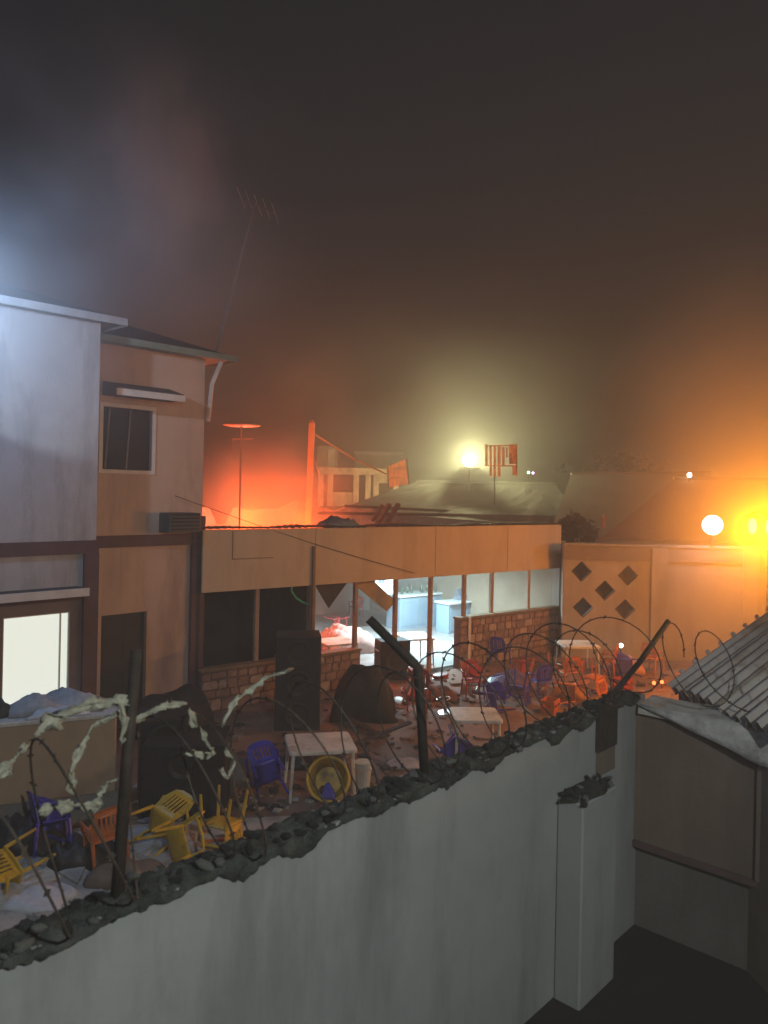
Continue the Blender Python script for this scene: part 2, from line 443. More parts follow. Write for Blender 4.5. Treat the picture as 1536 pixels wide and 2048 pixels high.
def coil(fr, x0, x1, y, zc, rad, turns, label, name='razor_wire'):
    pts = []; steps = turns * 30
    for i in range(steps + 1):
        t = i / 30 * 2 * math.pi; f = i / steps
        wob = 1 + .07 * math.sin(t * .37 + 1) + .05 * math.sin(t * 1.71)
        x = x0 + f * (x1 - x0) + .10 * math.sin(t * .5) + .05 * math.sin(t * .23 + 2)
        pts.append(fr.w(x + .16 * math.cos(t + .9), y + rad * wob * math.cos(t), zc + rad * wob * math.sin(t) + .03 * math.sin(t * .31)))
    base = fr.w((x0 + x1) / 2, y, zc - rad)
    rt = root(name, label, 'razor wire', base, fr.th)
    MB().tube(pts, .0065, 5).build('wire_coil', wire_m, rt, world=True)
    bb = MB()
    for i in range(1, len(pts) - 1, 2):
        t = (pts[i + 1] - pts[i - 1]).normalized(); s_ = t.orthogonal().normalized(); c = t.cross(s_)
        a = random.uniform(0, 6.28); d = s_ * math.cos(a) + c * math.sin(a); e = t.cross(d); p = pts[i]
        for sg in (1, -1):
            tip = p + d * .022 * sg + t * .012 * sg
            bb.add([p + t * .018 + e * .003, p - t * .018 + e * .003, tip, p - e * .004], [(0, 1, 2), (1, 3, 2), (3, 0, 2), (0, 3, 1)])
    o = bb.build('barb', wire_m, rt, world=True, kind='stuff'); return rt
coil(W, -1.0, cx - .1, .1, WT + .45, .42, 17, 'rusty razor wire coiled along the top of the grey boundary wall')
coil(RW, .15, 3.0, .12, WT + .40, .36, 5, 'loose razor wire loops on the brown side wall by the corrugated roof')

# torn plastic caught on the wire
def ribbon(pix, wd, label, y=.1, seed=0):
    st = random.getstate(); random.seed(seed)
    pts = []
    for i in range(len(pix) - 1):
        for k in range(6):
            f = k / 6; pts.append(((pix[i][0] * (1 - f) + pix[i + 1][0] * f), (pix[i][1] * (1 - f) + pix[i + 1][1] * f)))
    pts.append(pix[-1])
    vs = []; fs = []; nrow = 6
    P3 = [wpt(a, c, y) for a, c in pts]
    K = len(P3) // 3 + 2; kw = [random.uniform(.2, 1.35) for _ in range(K)]; kt = [random.uniform(-1.1, 1.1) for _ in range(K)]; kf = [random.uniform(-.6, .6) for _ in range(K)]
    for i, p in enumerate(P3):
        t = (P3[min(i + 1, len(P3) - 1)] - P3[max(0, i - 1)]).normalized()
        k, f_ = i // 3, (i % 3) / 3
        ww = wd * (kw[k] * (1 - f_) + kw[k + 1] * f_) * (min(1, i / 2 + .3) * min(1, (len(P3) - 1 - i) / 2 + .3)); tw = kt[k] * (1 - f_) + kt[k + 1] * f_; fo = kf[k] * (1 - f_) + kf[k + 1] * f_
        s0 = t.cross(W.ey).normalized(); s1 = t.cross(s0).normalized(); sd_ = s0 * math.cos(tw) + s1 * math.sin(tw); up_ = t.cross(sd_)
        for j in range(nrow):
            f = j / (nrow - 1) - .5
            vs.append(p + sd_ * (f * ww) + up_ * ww * (.28 * math.sin(j * 2.1 + i * .5) + fo * f * f * 2) + t * random.uniform(-.01, .01) + sd_ * (random.uniform(-.014, .014) if j in (0, nrow - 1) else 0))
    for i in range(len(P3) - 1):
        for j in range(nrow - 1):
            if random.random() < .04 and j in (0, nrow - 2): continue
            a = i * nrow + j; fs.append((a, a + 1, a + nrow + 1, a + nrow))
    b = MB(); b.add(vs, fs); zmin = min(p.z for p in P3); c = P3[len(P3) // 2]
    random.setstate(st)
    o = solo(b, 'plastic_scrap', scrap_m, label, 'plastic scrap', (c.x, c.y, zmin), 'torn plastic snagged on the wire', True)
    md = o.modifiers.new('t', 'SOLIDIFY'); md.thickness = .004
ribbon([(70, 1470), (120, 1430), (190, 1408), (262, 1402)], .085, 'long pale plastic strip arching to the top of the left post', .1, 1)
ribbon([(0, 1552), (25, 1520), (52, 1488)], .06, 'short pale plastic strip at the far left edge of the wire', .1, 2)
ribbon([(146, 1592), (140, 1545), (160, 1500), (185, 1450), (240, 1425)], .05, 'narrow torn plastic strip curving down the second wire loop', .1, 3)
ribbon([(238, 1405), (250, 1440), (242, 1490)], .075, 'crumpled greyish plastic bunch wrapped round the left post head', .05, 4)
ribbon([(262, 1450), (300, 1425), (330, 1412), (372, 1408)], .035, 'small curled plastic scraps on the wire right of the left post', .1, 5)
ribbon([(376, 1420), (400, 1460), (425, 1500), (424, 1510), (370, 1508)], .035, 'hooked yellowish plastic strip in front of the black bass cabinet', .1, 6)
ribbon([(445, 1452), (470, 1400), (500, 1380), (540, 1352), (585, 1338)], .05, 'diagonal pale plastic strip stretched up before the tall black speaker', .1, 7)
ribbon([(440, 1540), (455, 1555), (470, 1520), (452, 1500)], .03, 'knotted yellowish plastic tatter hanging right of the bass cabinet', .1, 8)
ribbon([(80, 1625), (110, 1615), (150, 1612), (205, 1608)], .06, 'frayed plastic lying low across the wire above the blue chair', .1, 9)
ribbon([(195, 1595), (215, 1565), (235, 1558)], .022, 'thin plastic sliver bowed beside the left post low down', .1, 10)

# ================================================================== CORRUGATED SHED ROOF ON THE RIGHT
e0 = P(1338, 1372, 8.7); e1 = P(1560, 1478, 6.7)
up = Vector((1.75, .95, .82))
sh = root('lean_to_shed', 'lean-to with a warped corrugated metal roof just over the brown side wall', 'shed', (e0.x + .3, e0.y, 0))
nst = 4
for i in range(nst):
    a, c = e0.lerp(e1, i / nst), e0.lerp(e1, (i + 1.02) / nst)
    off = Vector((0, 0, .012 * (i % 2) + random.uniform(-.02, .02)))
    MB().corr(a + off, c + off, c + up * 1.25 + off + Vector((0, 0, random.uniform(-.05, .05))), a + up * 1.25 + off, 3, .06, .006, 8).build('roof_sheet', corr_m, sh, world=True, smooth=True)
b = MB(); q = [e0 + up * .08, e1 + up * .08, e1 + up * 1.2, e0 + up * 1.2]
lo = [Vector((p.x, p.y, 0)) for p in q]; hi = [p - Vector((0, 0, .08)) for p in q]
b.add(lo + hi, [(0, 1, 5, 4), (1, 2, 6, 5), (2, 3, 7, 6), (3, 0, 4, 7), (4, 5, 6, 7)]); b.build('wall', plaster_brown, sh, world=True)
for i in range(11):
    p = (e0 + up * .1).lerp(e0 + up * 1.2, i / 10) + Vector((0, 0, .07)); b = MB(); b.sphere(p, .03, 6, 4); b.build('roof_cap', corr_m, sh, world=True)

# ================================================================== LEFT HOUSE
hs = root('two_storey_house', 'two-storey cream house at the left with dark hipped roof and one brightly lit window', 'house', H.w(0, 0, 0), H.th)
ya = -1.0
xA = H.x(196, ya, 900); xB = H.x(405, 0, 1000); xL = -7.5
zA, zB = 7.28, 7.12
def wall_with(frame_root, x0, x1, z0, z1, y, t, holes, mt, name='wall'):
    b = MB(); b.plate([(x0, z0), (x1, z0), (x1, z1), (x0, z1)], t, [[(a, c), (d, c), (d, e), (a, e)] for a, d, c, e in holes])
    b.v = [(p[0], p[1] + y, p[2]) for p in b.v]
    return b.build(name, mt, frame_root)
def rect(u0, v0, u1, v1, y):
    xa_, z1 = H.hit(u0, v0, y); xb_, z0 = H.hit(u1, v1, y); return xa_, xb_, z0, z1
wA = rect(6, 1236, 137, 1392, ya); wB = rect(206, 812, 302, 942, 0); dB = rect(203, 1232, 290, 1420, 0)
dB = (dB[0], dB[1], 0.02, dB[3])
wall_with(hs, xL, xA, 0, zA, ya, .2, [wA], white_wall)
wall_with(hs, xL, xA - .221, 0, 2.619, ya - .008, .006, [wA], mat('mauve_dado_paint', (.19, .145, .135), .9, .15, 1.5, .25, 30, dirt=(.13, .10, .09), dscale=.8, streak=True), 'dado')
b = MB(); b.box(xA - .2, xA, ya + .202, 0, 0, zA); b.build('return_wall', white_wall, hs)
wall_with(hs, xA - .2, xB, 0, zB, .001, .2, [wB, dB], cream)
b = MB(); b.box(xL, xB, 1.2, 8, 0, 7.0); b.box(xB - .2, xB, .2015, 1.199, 0, zB); b.build('rear_body', cream, hs)
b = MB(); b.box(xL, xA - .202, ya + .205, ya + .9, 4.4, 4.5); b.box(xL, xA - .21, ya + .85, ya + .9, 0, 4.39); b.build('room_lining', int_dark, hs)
# lit ground-floor window
a, d, c, e = wA
fr_ = MB()
for bx_ in ((a, a + .02, c, e), (d - .02, d, c, e), (a + .02, d - .02, c, c + .02), (a + .02, d - .02, e - .02, e), (d - .16, d - .14, c + .02, e - .02)):
    fr_.box(bx_[0], bx_[1], ya + .012, ya + .05, bx_[2], bx_[3])
win = fr_.build('window', trimpale, hs, label='brightly lit ground floor window with frosted panes')
b = MB(); b.box(a + .005, d - .005, ya + .052, ya + .06, c + .005, e - .005)
b.build('pane', emit('lit_frosted_glass', (.86, .92, .82), .86), win)
# dark upper window with grey curtain lines
a, d, c, e = wB
fr_ = MB(); f_ = .07
for bx_ in ((a - f_, a, c - f_, e + f_), (d, d + f_, c - f_, e + f_), (a, d, c - f_, c), (a, d, e, e + f_)):
    fr_.box(bx_[0], bx_[1], -.03, .02, bx_[2], bx_[3])
win = fr_.build('window', trimpale, hs, label='dark upstairs window with pale frame')
b = MB(); b.box(a, d, .09, .10, c, e); b.build('pane', glassdark, win)
b = MB()
for f in (.10, .52): b.beam((a + (d - a) * f, .075, c + .02), (a + (d - a) * (f + .07), .075, e - .02), .03, .02)
b.build('sash_bar', mat('grey_sash', (.16, .17, .18), .5), win)
# hoods over the openings
h0 = H.hit(205, 775, 0); h1 = H.hit(338, 795, 0)
b = MB(); b.add([(h0[0], -.55, h0[1] - .14), (h1[0], -.55, h0[1] - .14), (h1[0], -.55, h0[1] - .03), (h0[0], -.55, h0[1] - .03), (h0[0], .0, h0[1] - .14), (h1[0], .0, h0[1] - .14), (h1[0], .0, h0[1] + .12), (h0[0], .0, h0[1] + .12)],
    [(0, 1, 2, 3), (3, 2, 6, 7), (0, 4, 5, 1), (0, 3, 7, 4), (1, 5, 6, 2)])
hood = b.build('window_hood', roofdark, hs, label='sloped hood over the upstairs window')
b = MB(); b.box(h0[0] - .01, h1[0] + .01, -.58, -.552, h0[1] - .17, h0[1] - .05); b.build('hood_edge', trimpale, hood)
h0 = H.hit(-20, 1200, ya - .4); h1 = H.hit(176, 1200, ya - .4)
b = MB(); b.box(xL, h1[0], ya - .40, ya - .002, h0[1] - .02, h0[1] + .06)
hood = b.build('window_hood', roofdark, hs, label='flat hood over the lit ground floor window')
b = MB(); b.box(xL, h1[0] + .01, ya - .43, ya - .402, h0[1] - .06, h0[1] + .07); b.build('hood_edge', trimpale, hood)
# maroon bands, corner strips
zb = 3.50
b = MB(); b.box(xL, xA + .03, ya - .05, ya - .002, zb - .12, zb + .10); b.build('string_course', maroon, hs)
b = MB(); b.box(xA + .001, xB - .02, -.06, -.002, zb - .12, zb + .10); b.build('string_course', maroon, hs)
b = MB(); b.box(xL, xA - .25, ya - .05, ya - .002, 2.62, 2.84); b.build('string_course', maroon, hs)
b = MB(); b.box(xA - .22, xA + .03, ya - .07, ya - .003, 0, zb - .122); b.build('corner_strip', maroon, hs)
b = MB(); b.box(xB - .26, xB + .03, -.09, -.003, 0, 3.95); b.build('corner_strip', maroon, hs)
# door
a, d, c, e = dB
b = MB(); b.box(a, d, .10, .15, c, e); door = b.build('door', mat('dark_steel_door', (.035, .036, .037), .6, .2, 3, .1), hs)
b = MB()
for f in (.08, .54):
    for z_ in (.2, 1.2): b.box(a + (d - a) * f, a + (d - a) * (f + .38), .085, .098, c + z_, c + z_ + .8)
b.build('door_panel', mat('dark_steel_door', (.035, .036, .037)), door)
# roofs: two hips, eaves overhanging
def hip(x0, x1, yf, yb, ze, pitch, ov, nm_label):
    xr, yfr, ybk = x1 + ov, yf - ov, yb
    hrun = 3.2; rise = hrun * math.tan(pitch)
    b = MB()
    b.add([(x0, yfr, ze), (xr, yfr, ze), (xr - hrun, yfr + hrun, ze + rise), (x0, yfr + hrun, ze + rise), (xr, ybk, ze), (x0, ybk, ze)],
          [(0, 1, 2, 3), (1, 4, 2), (4, 5, 3, 2), (0, 5, 4, 1)])
    rf = b.build('roof', roofdark, hs, label=nm_label)
    b = MB(); b.box(x0, xr + .015, yfr - .03, yfr - .002, ze - .10, ze + .02); b.box(xr + .002, xr + .03, yfr - .002, ybk, ze - .10, ze + .02)
    b.build('fascia_board', mat('grey_eave_board', (.34, .345, .35), .85, .2, 4, .2) if yf < -.5 else greenfascia, rf)
    b = MB(); b.box(x0, xr - .002, yfr, yf - .002, ze - .06, ze - .03); b.box(x1 + .004, xr - .002, yf, ybk - .1, ze - .06, ze - .03); b.build('soffit', greenfascia, rf)
hip(xL, xA, ya, 7, zA + .03, R(21), .30, 'dark hipped roof over the front wing')
hip(xA - 2.0, xB, 0, 8.3, zB + .05, R(21), .45, 'dark hipped roof over the set-back wing')
# rainwater pipe and condenser
t0 = H.hit(428, 722, -.3); t1 = H.hit(409, 830, -.03)
b = MB(); b.tube([(xB + .18, -.30, zB - .05), (xB + .10, -.10, zB - .5), (xB + .06, -.05, zB - 1.25)], .045, 8); b.build('rainwater_pipe', trimpale, hs, smooth=True)
a0 = H.hit(336, 1026, -.35); a1 = H.hit(398, 1064, -.35)
ac = root('condenser_unit', 'dark boxy condenser unit fixed on the house corner above the maroon band', 'air conditioner', H.w(a0[0], -.3, a1[1]), H.th)
b = MB(); b.cbox(0, a1[0] - a0[0], -.12, .29, 0, a0[1] - a1[1], .02); b.build('casing', mat('dark_green_casing', (.07, .085, .08), .7), ac)
b = MB()
for i in range(5): b.box(.04, a1[0] - a0[0] - .04, -.135, -.122, .05 + i * .07, .08 + i * .07)
b.build('grille_slat', black, ac)

# low beige block in the yard in front of the house
lb_z = 1.42
l0, l1 = G(-90, 1462, lb_z), G(234, 1432, lb_z)
LB = Frame(l0, math.atan2(l1.y - l0.y, l1.x - l0.x)); L = (l1 - l0).length
lb = root('low_wall_block', 'low beige plastered block at the left heaped with cloth and rubble', 'wall', LB.w(0, 0, 0), LB.th)
beige = mat('beige_render', (.40, .30, .20), .9, .12, 1.2, .2, dirt=(.33, .26, .19), dscale=.8)
b = MB(); b.cbox(-1.5, L, 0, .75, .42, lb_z, .02); b.build('body', beige, lb)
b = MB(); b.box(-1.5, L + .03, -.03, .78, 0, .42); b.build('plinth', mat('grey_plinth', (.20, .20, .19), .9), lb)
b = MB(); b.cbox(-1.5, L + .04, -.04, .79, lb_z, lb_z + .05, .012); b.build('cap', cement_pale, lb)
def heap(name, label, cat, c, size, mt, seed, fr=None, amp=.35, group=None):
    st = random.getstate(); random.seed(seed); nx, ny = 16, 10; vs = []; fs = []
    ph = [(random.uniform(1, 6), random.uniform(1, 6), random.uniform(0, 6), random.uniform(.2, 1)) for _ in range(7)]
    for i in range(nx + 1):
        for j in range(ny + 1):
            x, y = i / nx * 2 - 1, j / ny * 2 - 1
            e = max(0, 1 - (x * x) ** 1.3) * max(0, 1 - (y * y) ** 1.3)
            h = e ** .6 * (.75 + amp * sum(a * math.sin(p * x * 2 + q * y * 2 + r) for p, q, r, a in ph) / 3)
            vs.append((x * size[0] * (1 + .08 * math.sin(5 * y + seed)), y * size[1] * (1 + .1 * math.sin(4 * x + seed)), max(0.004, h * size[2])))
    for i in range(nx):
        for j in range(ny):
            a = i * (ny + 1) + j; fs.append((a, a + ny + 1, a + ny + 2, a + 1))
    fs.append(tuple(j for j in range(ny + 1)) + tuple((i) * (ny + 1) + ny for i in range(1, nx + 1)) + tuple(nx * (ny + 1) + j for j in range(ny - 1, -1, -1)) + tuple(i * (ny + 1) for i in range(nx - 1, 0, -1)))
    random.setstate(st)
    b = MB(); b.add(vs, fs); o = b.build(name, mt, smooth=True); o.location = c; o.rotation_euler = (0, 0, fr.th if fr else 0)
    return tag(o, label, cat, group)
hz = lb_z + .052
heap('cloth_bundle', 'large grey cloth bundle on the low block under the lit window', 'cloth', LB.w(L - .75, .42, hz), (.62, .30, .28), cloth_g, 3, LB)
heap('cloth_bundle', 'small white crumpled cloth at the front edge of the low block', 'cloth', LB.w(L - .72, .10, hz), (.38, .10, .12), mat('white_cloth', (.58, .60, .64), .95, .2, 5, .5, 20), 5, LB)
heap('rubble_sack', 'dark sack left of the grey cloth bundle on the low block', 'sack', LB.w(L - 1.42, .34, hz), (.13, .15, .22), mat('dark_sack', (.05, .06, .055), .9, .3, 5, .5, 20), 8, LB)
heap('rubble_sack', 'brownish sack at the left of the low block', 'sack', LB.w(L - 1.80, .30, hz), (.20, .18, .20), mat('brown_sack', (.27, .24, .19), .9, .3, 5, .5, 20), 9, LB)

# ================================================================== BAR
br = root('bar_building', 'long open-fronted bar with tan fascia, thin posts and burnt-out roof', 'bar', B.w(0, 0, 0), B.th)
BL = B.x(1119, 0, 1100)
zF0, zF1 = 2.42, 3.68
seams = [0, B.x(628, 0, 1100), B.x(868, 0, 1100), B.x(1012, 0, 1100), BL]
for i in range(4):
    b = MB(); b.cbox(seams[i] + .006, seams[i + 1] - .006, -.06, 0, zF0, zF1, .006); fp = b.build('fascia_panel', fascia_m, br)
    if i == 0:
        x0, z1_ = B.hit(465, 1062, -.06); x1, z0_ = B.hit(546, 1116, -.06)
        b = MB(); b.box(x0, x0 + .018, -.068, -.0605, z0_, z1_); b.box(x0 + .018, x1, -.068, -.0605, z0_, z0_ + .018); b.build('trim_strip', wood_m, fp)
b = MB(); b.box(.02, BL, .002, .06, zF0 + .05, zF1 - .06); b.build('fascia_frame', charred, br)
b = MB(); x = B.x(628, -.09, 1100); b.box(x - .03, x + .03, -.12, -.062, 1.0, 3.28); b.build('conduit', wood_m, br)
us = [517, 628, 715, 795, 865, 932, 987, 1060]
for i, u in enumerate(us):
    x = B.x(u, .03, 1200); wd = .05 if u != 628 else .075
    b = MB(); b.cbox(x - wd, x + wd, .065, .065 + 2 * wd, 0.0, zF0 + .2, .01); b.build('post', post_m, br)
b = MB(); b.cbox(BL - .02, BL + .22, -.05, .25, 0, 3.2, .015); b.build('end_pier', farwall_d, br)
# knee walls faced with irregular stone
def knee(x0, x1, z1, y0=-.08):
    b = MB(); b.box(x0, x1, y0 + .03, y0 + .22, 0, z1 - .06); kw = b.build('knee_wall', mortar_m, br)
    b = MB(); b.cbox(x0 - .02, x1 + .02, y0 - .01, y0 + .25, z1 - .058, z1, .01); b.build('sill', wood_m, kw)
    zz = .03; row = 0
    while zz < z1 - .12:
        h = random.uniform(.16, .25); h = min(h, z1 - .07 - zz); x = x0 + .02
        while x < x1 - .08:
            l = min(random.uniform(.18, .36), x1 - .02 - x)
            q = [(x + random.uniform(0, .03), zz + random.uniform(0, .03)), (x + l - .02 - random.uniform(0, .03), zz + random.uniform(0, .03)),
                 (x + l - .02, zz + h * .5), (x + l - .02 - random.uniform(0, .04), zz + h - .02), (x + random.uniform(.0, .04), zz + h - .02 - random.uniform(0, .02)), (x, zz + h * .5)]
            b = MB(); b.plate(q, .05); o_ = random.uniform(0, .015)
            b.v = [(p[0], p[1] + y0 - .012 + o_, p[2]) for p in b.v]
            b.build('stone', stone_m if random.random() < .75 else stone_b, kw); x += l
        zz += h; row += 1
knee(.03, B.x(722, -.08, 1300), .88)
k2 = B.x(920, -.08, 1260); knee(k2, BL - .05, 1.32)
b = MB(); xx = B.x(938, -.1, 1260); b.box(xx - .03, xx + .05, -.12, -.093, 0, 1.31); b.build('end_trim', trimpale, br)
# inside: floor, walls, ceiling
D = 9.0
b = MB(); b.box(.0, BL, .30, D, 0.0, .02); b.build('floor', floor_tile, br)
xp = B.x(628, .1, 1200) + .02
top_ = [(BL + .2 - i * (BL + .3) / 40, 3.9 + .22 * noise.noise(Vector((i * .37, 2, 0))) + (.25 * noise.noise(Vector((i * .13, 5, 1)))) - (.5 if i in (22, 23, 31) else 0)) for i in range(41)]
b = MB(); b.plate([(-.1, 0), (BL + .2, 0)] + top_, .2); b.v = [(x, y + D, z) for x, y, z in b.v]; b.build('back_wall', pink_wall, br)
b = MB(); b.box(xp + .6, BL, D - .03, D - .003, .02, 2.9); b.build('wall_lining', int_wall, br)
b = MB(); b.box(BL + .002, BL + .2, .26, D, 0, 3.0); b.build('side_wall', mat('tan_interior_wall', (.24, .19, .14), .9, .15, 1.2, .2), br)
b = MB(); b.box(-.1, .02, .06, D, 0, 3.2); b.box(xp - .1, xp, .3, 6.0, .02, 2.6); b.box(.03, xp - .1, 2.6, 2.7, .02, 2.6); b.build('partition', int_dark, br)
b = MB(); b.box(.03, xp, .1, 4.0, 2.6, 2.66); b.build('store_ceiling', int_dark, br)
xc = B.x(745, 0, 1100)
b = MB(); b.box(xc, BL, .065, D - .04, 2.90, 2.96); b.build('ceiling', int_wall, br)
for i in range(6):
    y_ = 1.2 + i * 1.4
    b = MB(); b.beam((xc - 1.2, y_, 2.80), (BL, y_, 2.80), .08, .12); b.build('ceiling_joist', wood_m, br)
# remains of the sheet roof along the fascia
for i in range(14):
    x0 = .05 + i * .8
    if x0 > BL - .3: break
    dz = random.uniform(-.02, .02); ln = random.uniform(.35, .7)
    b = MB(); b.corr((x0, -.10, zF1 + .02 + dz), (min(x0 + .82, BL), -.10, zF1 + .02 + dz), (min(x0 + .82, BL), ln, zF1 + .02 + random.uniform(-.06, .05)), (x0, ln, zF1 + .02 + random.uniform(-.06, .05)), 5, .018, .004)
    b.build('roof_sheet', roofdark, br, smooth=True)
for (u0, v0, u1, v1, y_) in ((636, 1026, 902, 1030, 7.0), (745, 1042, 765, 1010, 6.5), (690, 1012, 900, 1022, 8.2)):
    a_, z_ = B.hit(u0, v0, y_); c_, z2 = B.hit(u1, v1, y_)
    b = MB(); b.beam((a_, y_, z_), (c_, y_, z2), .09, .10); b.build('roof_beam', charred, br)
a_ = B.x(790, 5, 1040); 
for u in (757, 775):
    a_, z_ = B.hit(u, 1045, 6); c_, z2 = B.hit(u + 22, 1008, 6)
    b = MB(); b.beam((a_, 6, z_), (c_, 6, z2), .16, .10); b.build('roof_rafter', charred, br)

# fallen ceiling boards hanging behind the front posts
def board(quad, t, label, mt):
    b = MB(); b.slab(quad, t); return solo(b, 'ceiling_board', mt, label, 'board', min((Vector(q) for q in quad), key=lambda q: q.z), 'fallen ceiling boards')
def BP(u, v, y): x, z = B.hit(u, v, y); return B.w(x, y, z)
board([BP(628, 1165, .5), BP(658, 1216, .5), BP(694, 1166, .5), BP(662, 1130, .5)], .03, 'dark square board hanging by its corner under the fascia', mat('dark_board', (.06, .055, .045), .85))
board([BP(706, 1166, .45), BP(774, 1223, .45), BP(792, 1203, .45), BP(735, 1150, .45)], .03, 'tan rectangular board slanting down between the front posts', tan_board)
hp = [BP(584, 1168, .05), BP(583, 1182, .05), BP(592, 1196, .05), BP(604, 1204, .05), BP(616, 1209, .05)]
solo(MB().tube(hp, .022, 8), 'hose', green_hose, 'green hose curling down from the fascia beside the thick post', 'hose', hp[-1], smooth=True)

# counters and things inside
c0 = B.x(800, 5.6, 1200)
def counter(x0, x1, y0, y1, label, z=1.12):
    r_ = root('bar_counter', label, 'counter', B.w((x0 + x1) / 2, (y0 + y1) / 2, .02), B.th)
    a, d = (x1 - x0) / 2, (y1 - y0) / 2
    b = MB(); b.cbox(-a, a, -d, d, 0, z - .06, .01); b.build('front', blue_counter, r_)
    b = MB(); b.cbox(-a - .06, a + .06, -d - .08, d + .04, z - .058, z, .012); b.build('worktop', countertop, r_)
    for i in range(int((x1 - x0) / .7)):
        b = MB(); b.box(-a + .08 + i * .7, -a + .68 + i * .7, -d - .018, -d - .003, .1, z - .16); b.build('front_panel', blue_counter, r_)
    return r_
counter(B.x(800, 5.0, 1210), B.x(896, 5.0, 1210), 5.0, 5.7, 'long blue-grey counter with pale top under the bright lights')
counter(B.x(898, 3.6, 1215), B.x(1010, 3.6, 1215), 3.6, 4.2, 'lower grey counter at the right end of the bar room', 1.0)
# bottles and boxes on the counters
bt = MB(); prof = [(0, .036), (.16, .036), (.21, .014), (.28, .013)]
bt.tube([(0, 0, z) for z, r in prof], [r for z, r in prof], 8)
bm = [bt.mesh('bottle', mat('green_bottle', (.03, .09, .04), .15, .1, 3, 0, spec=.6), True)]
ck = B.x(805, 5.3, 1200); ce = B.x(890, 5.3, 1200)
for i in range(9):
    o = bpy.data.objects.new('bottle', bm[0]); COL.objects.link(o); o.location = B.w(ck + (ce - ck) * i / 8.5 + random.uniform(-.08, .08), 5.25 + random.uniform(-.1, .25), 1.142)
    tag(o, 'small dark bottle standing among others on the long bar counter', 'bottle', 'bottles on the long counter')
for i, (u, lab) in enumerate(((925, 'grey till at the left of the right-hand counter'), (962, 'small dark blue cash box beside the till on the right-hand counter'))):
    x = B.x(u, 3.9, 1200); t = root('till', lab, 'till', B.w(x, 3.9, 1.022), B.th)
    b = MB(); b.cbox(-.22, .22, -.16, .2, 0, .16, .02); b.build('base', mat('grey_case', (.16, .18, .22), .6), t)
    b = MB(); b.add([(-.18, -.02, .162), (.18, -.02, .162), (.18, .15, .162), (-.18, .15, .162), (-.18, .06, .34), (.18, .06, .34), (.18, .15, .34), (-.18, .15, .34)], [(0, 1, 5, 4), (4, 5, 6, 7), (1, 2, 6, 5), (3, 0, 4, 7), (2, 3, 7, 6)])
    b.build('display', mat('grey_case', (.16, .18, .22)), t)
# poster on the back
x, z = B.hit(772, 1160, 4.6)
ps = root('notice_board', 'white notice board with a blue round emblem hung at the back of the bar', 'sign', B.w(x, 4.6, z - .45), B.th)
b = MB(); b.cbox(-.42, .42, 0, .03, 0, .9, .01); b.build('panel', mat('white_board', (.7, .74, .75), .6), ps)
b = MB()
for k in range(6):
    q = k * math.pi / 3
    b.tube([(-.18 + .12 * math.cos(q), -.002, .5 + .12 * math.sin(q)), (-.18 + .12 * math.cos(q), -.008, .5 + .12 * math.sin(q))], .065, 10)
b.build('emblem', mat('blue_print', (.10, .16, .5), .6), ps)
b = MB()
for k in range(4): b.box(.05, .36, -.006, -.002, .2 + k * .15, .26 + k * .15)
b.build('printed_lines', mat('grey_print', (.25, .35, .45), .6), ps)

# tube lights inside the bar
cool = (.62, .92, 1.0)
for i, (u, y_, lab) in enumerate(((820, 3.0, 'glowing ceiling tube nearest the middle of the bar'), (905, 1.5, 'glowing ceiling tube just behind the fascia right of centre'), (880, 6.6, 'glowing ceiling tube at the back over the long counter'))):
    x = B.x(u, y_, 1130); z = 2.62
    t = root('tube_light', lab, 'light', B.w(x, y_, z), B.th, 'tube lights in the bar')
    b = MB(); b.tube([(-.6, 0, 0), (.6, 0, 0)], .02, 8); b.build('tube', emit('cool_tube', cool, 14.0), t)
    b = MB(); b.box(-.64, .64, -.04, .04, .03, .08); b.build('housing', white_pl, t)
    for sx in (-.5, .5):
        b = MB(); b.tube([(sx, 0, .08), (sx, 0, .26)], .008, 5); b.build('rod', steel, t)
    d_ = bpy.data.lights.new('tube_glow', 'AREA'); d_.shape = 'RECTANGLE'; d_.size = 1.2; d_.size_y = .05; d_.energy = (680, 100, 650)[i]; d_.color = cool
    o = bpy.data.objects.new('tube_glow', d_); COL.objects.link(o); o.location = B.w(x, y_, z - .03); o.rotation_euler = (0, 0, B.th)
bl = B.w(B.x(911, .7, 1136), .7, B.hit(911, 1140, .7)[1])
t = root('hanging_bulb', 'bare bulb hanging just below the fascia in the bar', 'light', bl)
b = MB(); b.sphere((0, 0, 0), .06, 10, 8); b.build('bulb', emit('bulb_white', (.9, 1, 1), 12.0), t, smooth=True)
b = MB(); b.tube([(0, 0, .06), (0, 0, .4)], .008, 5); b.build('flex', black, t)

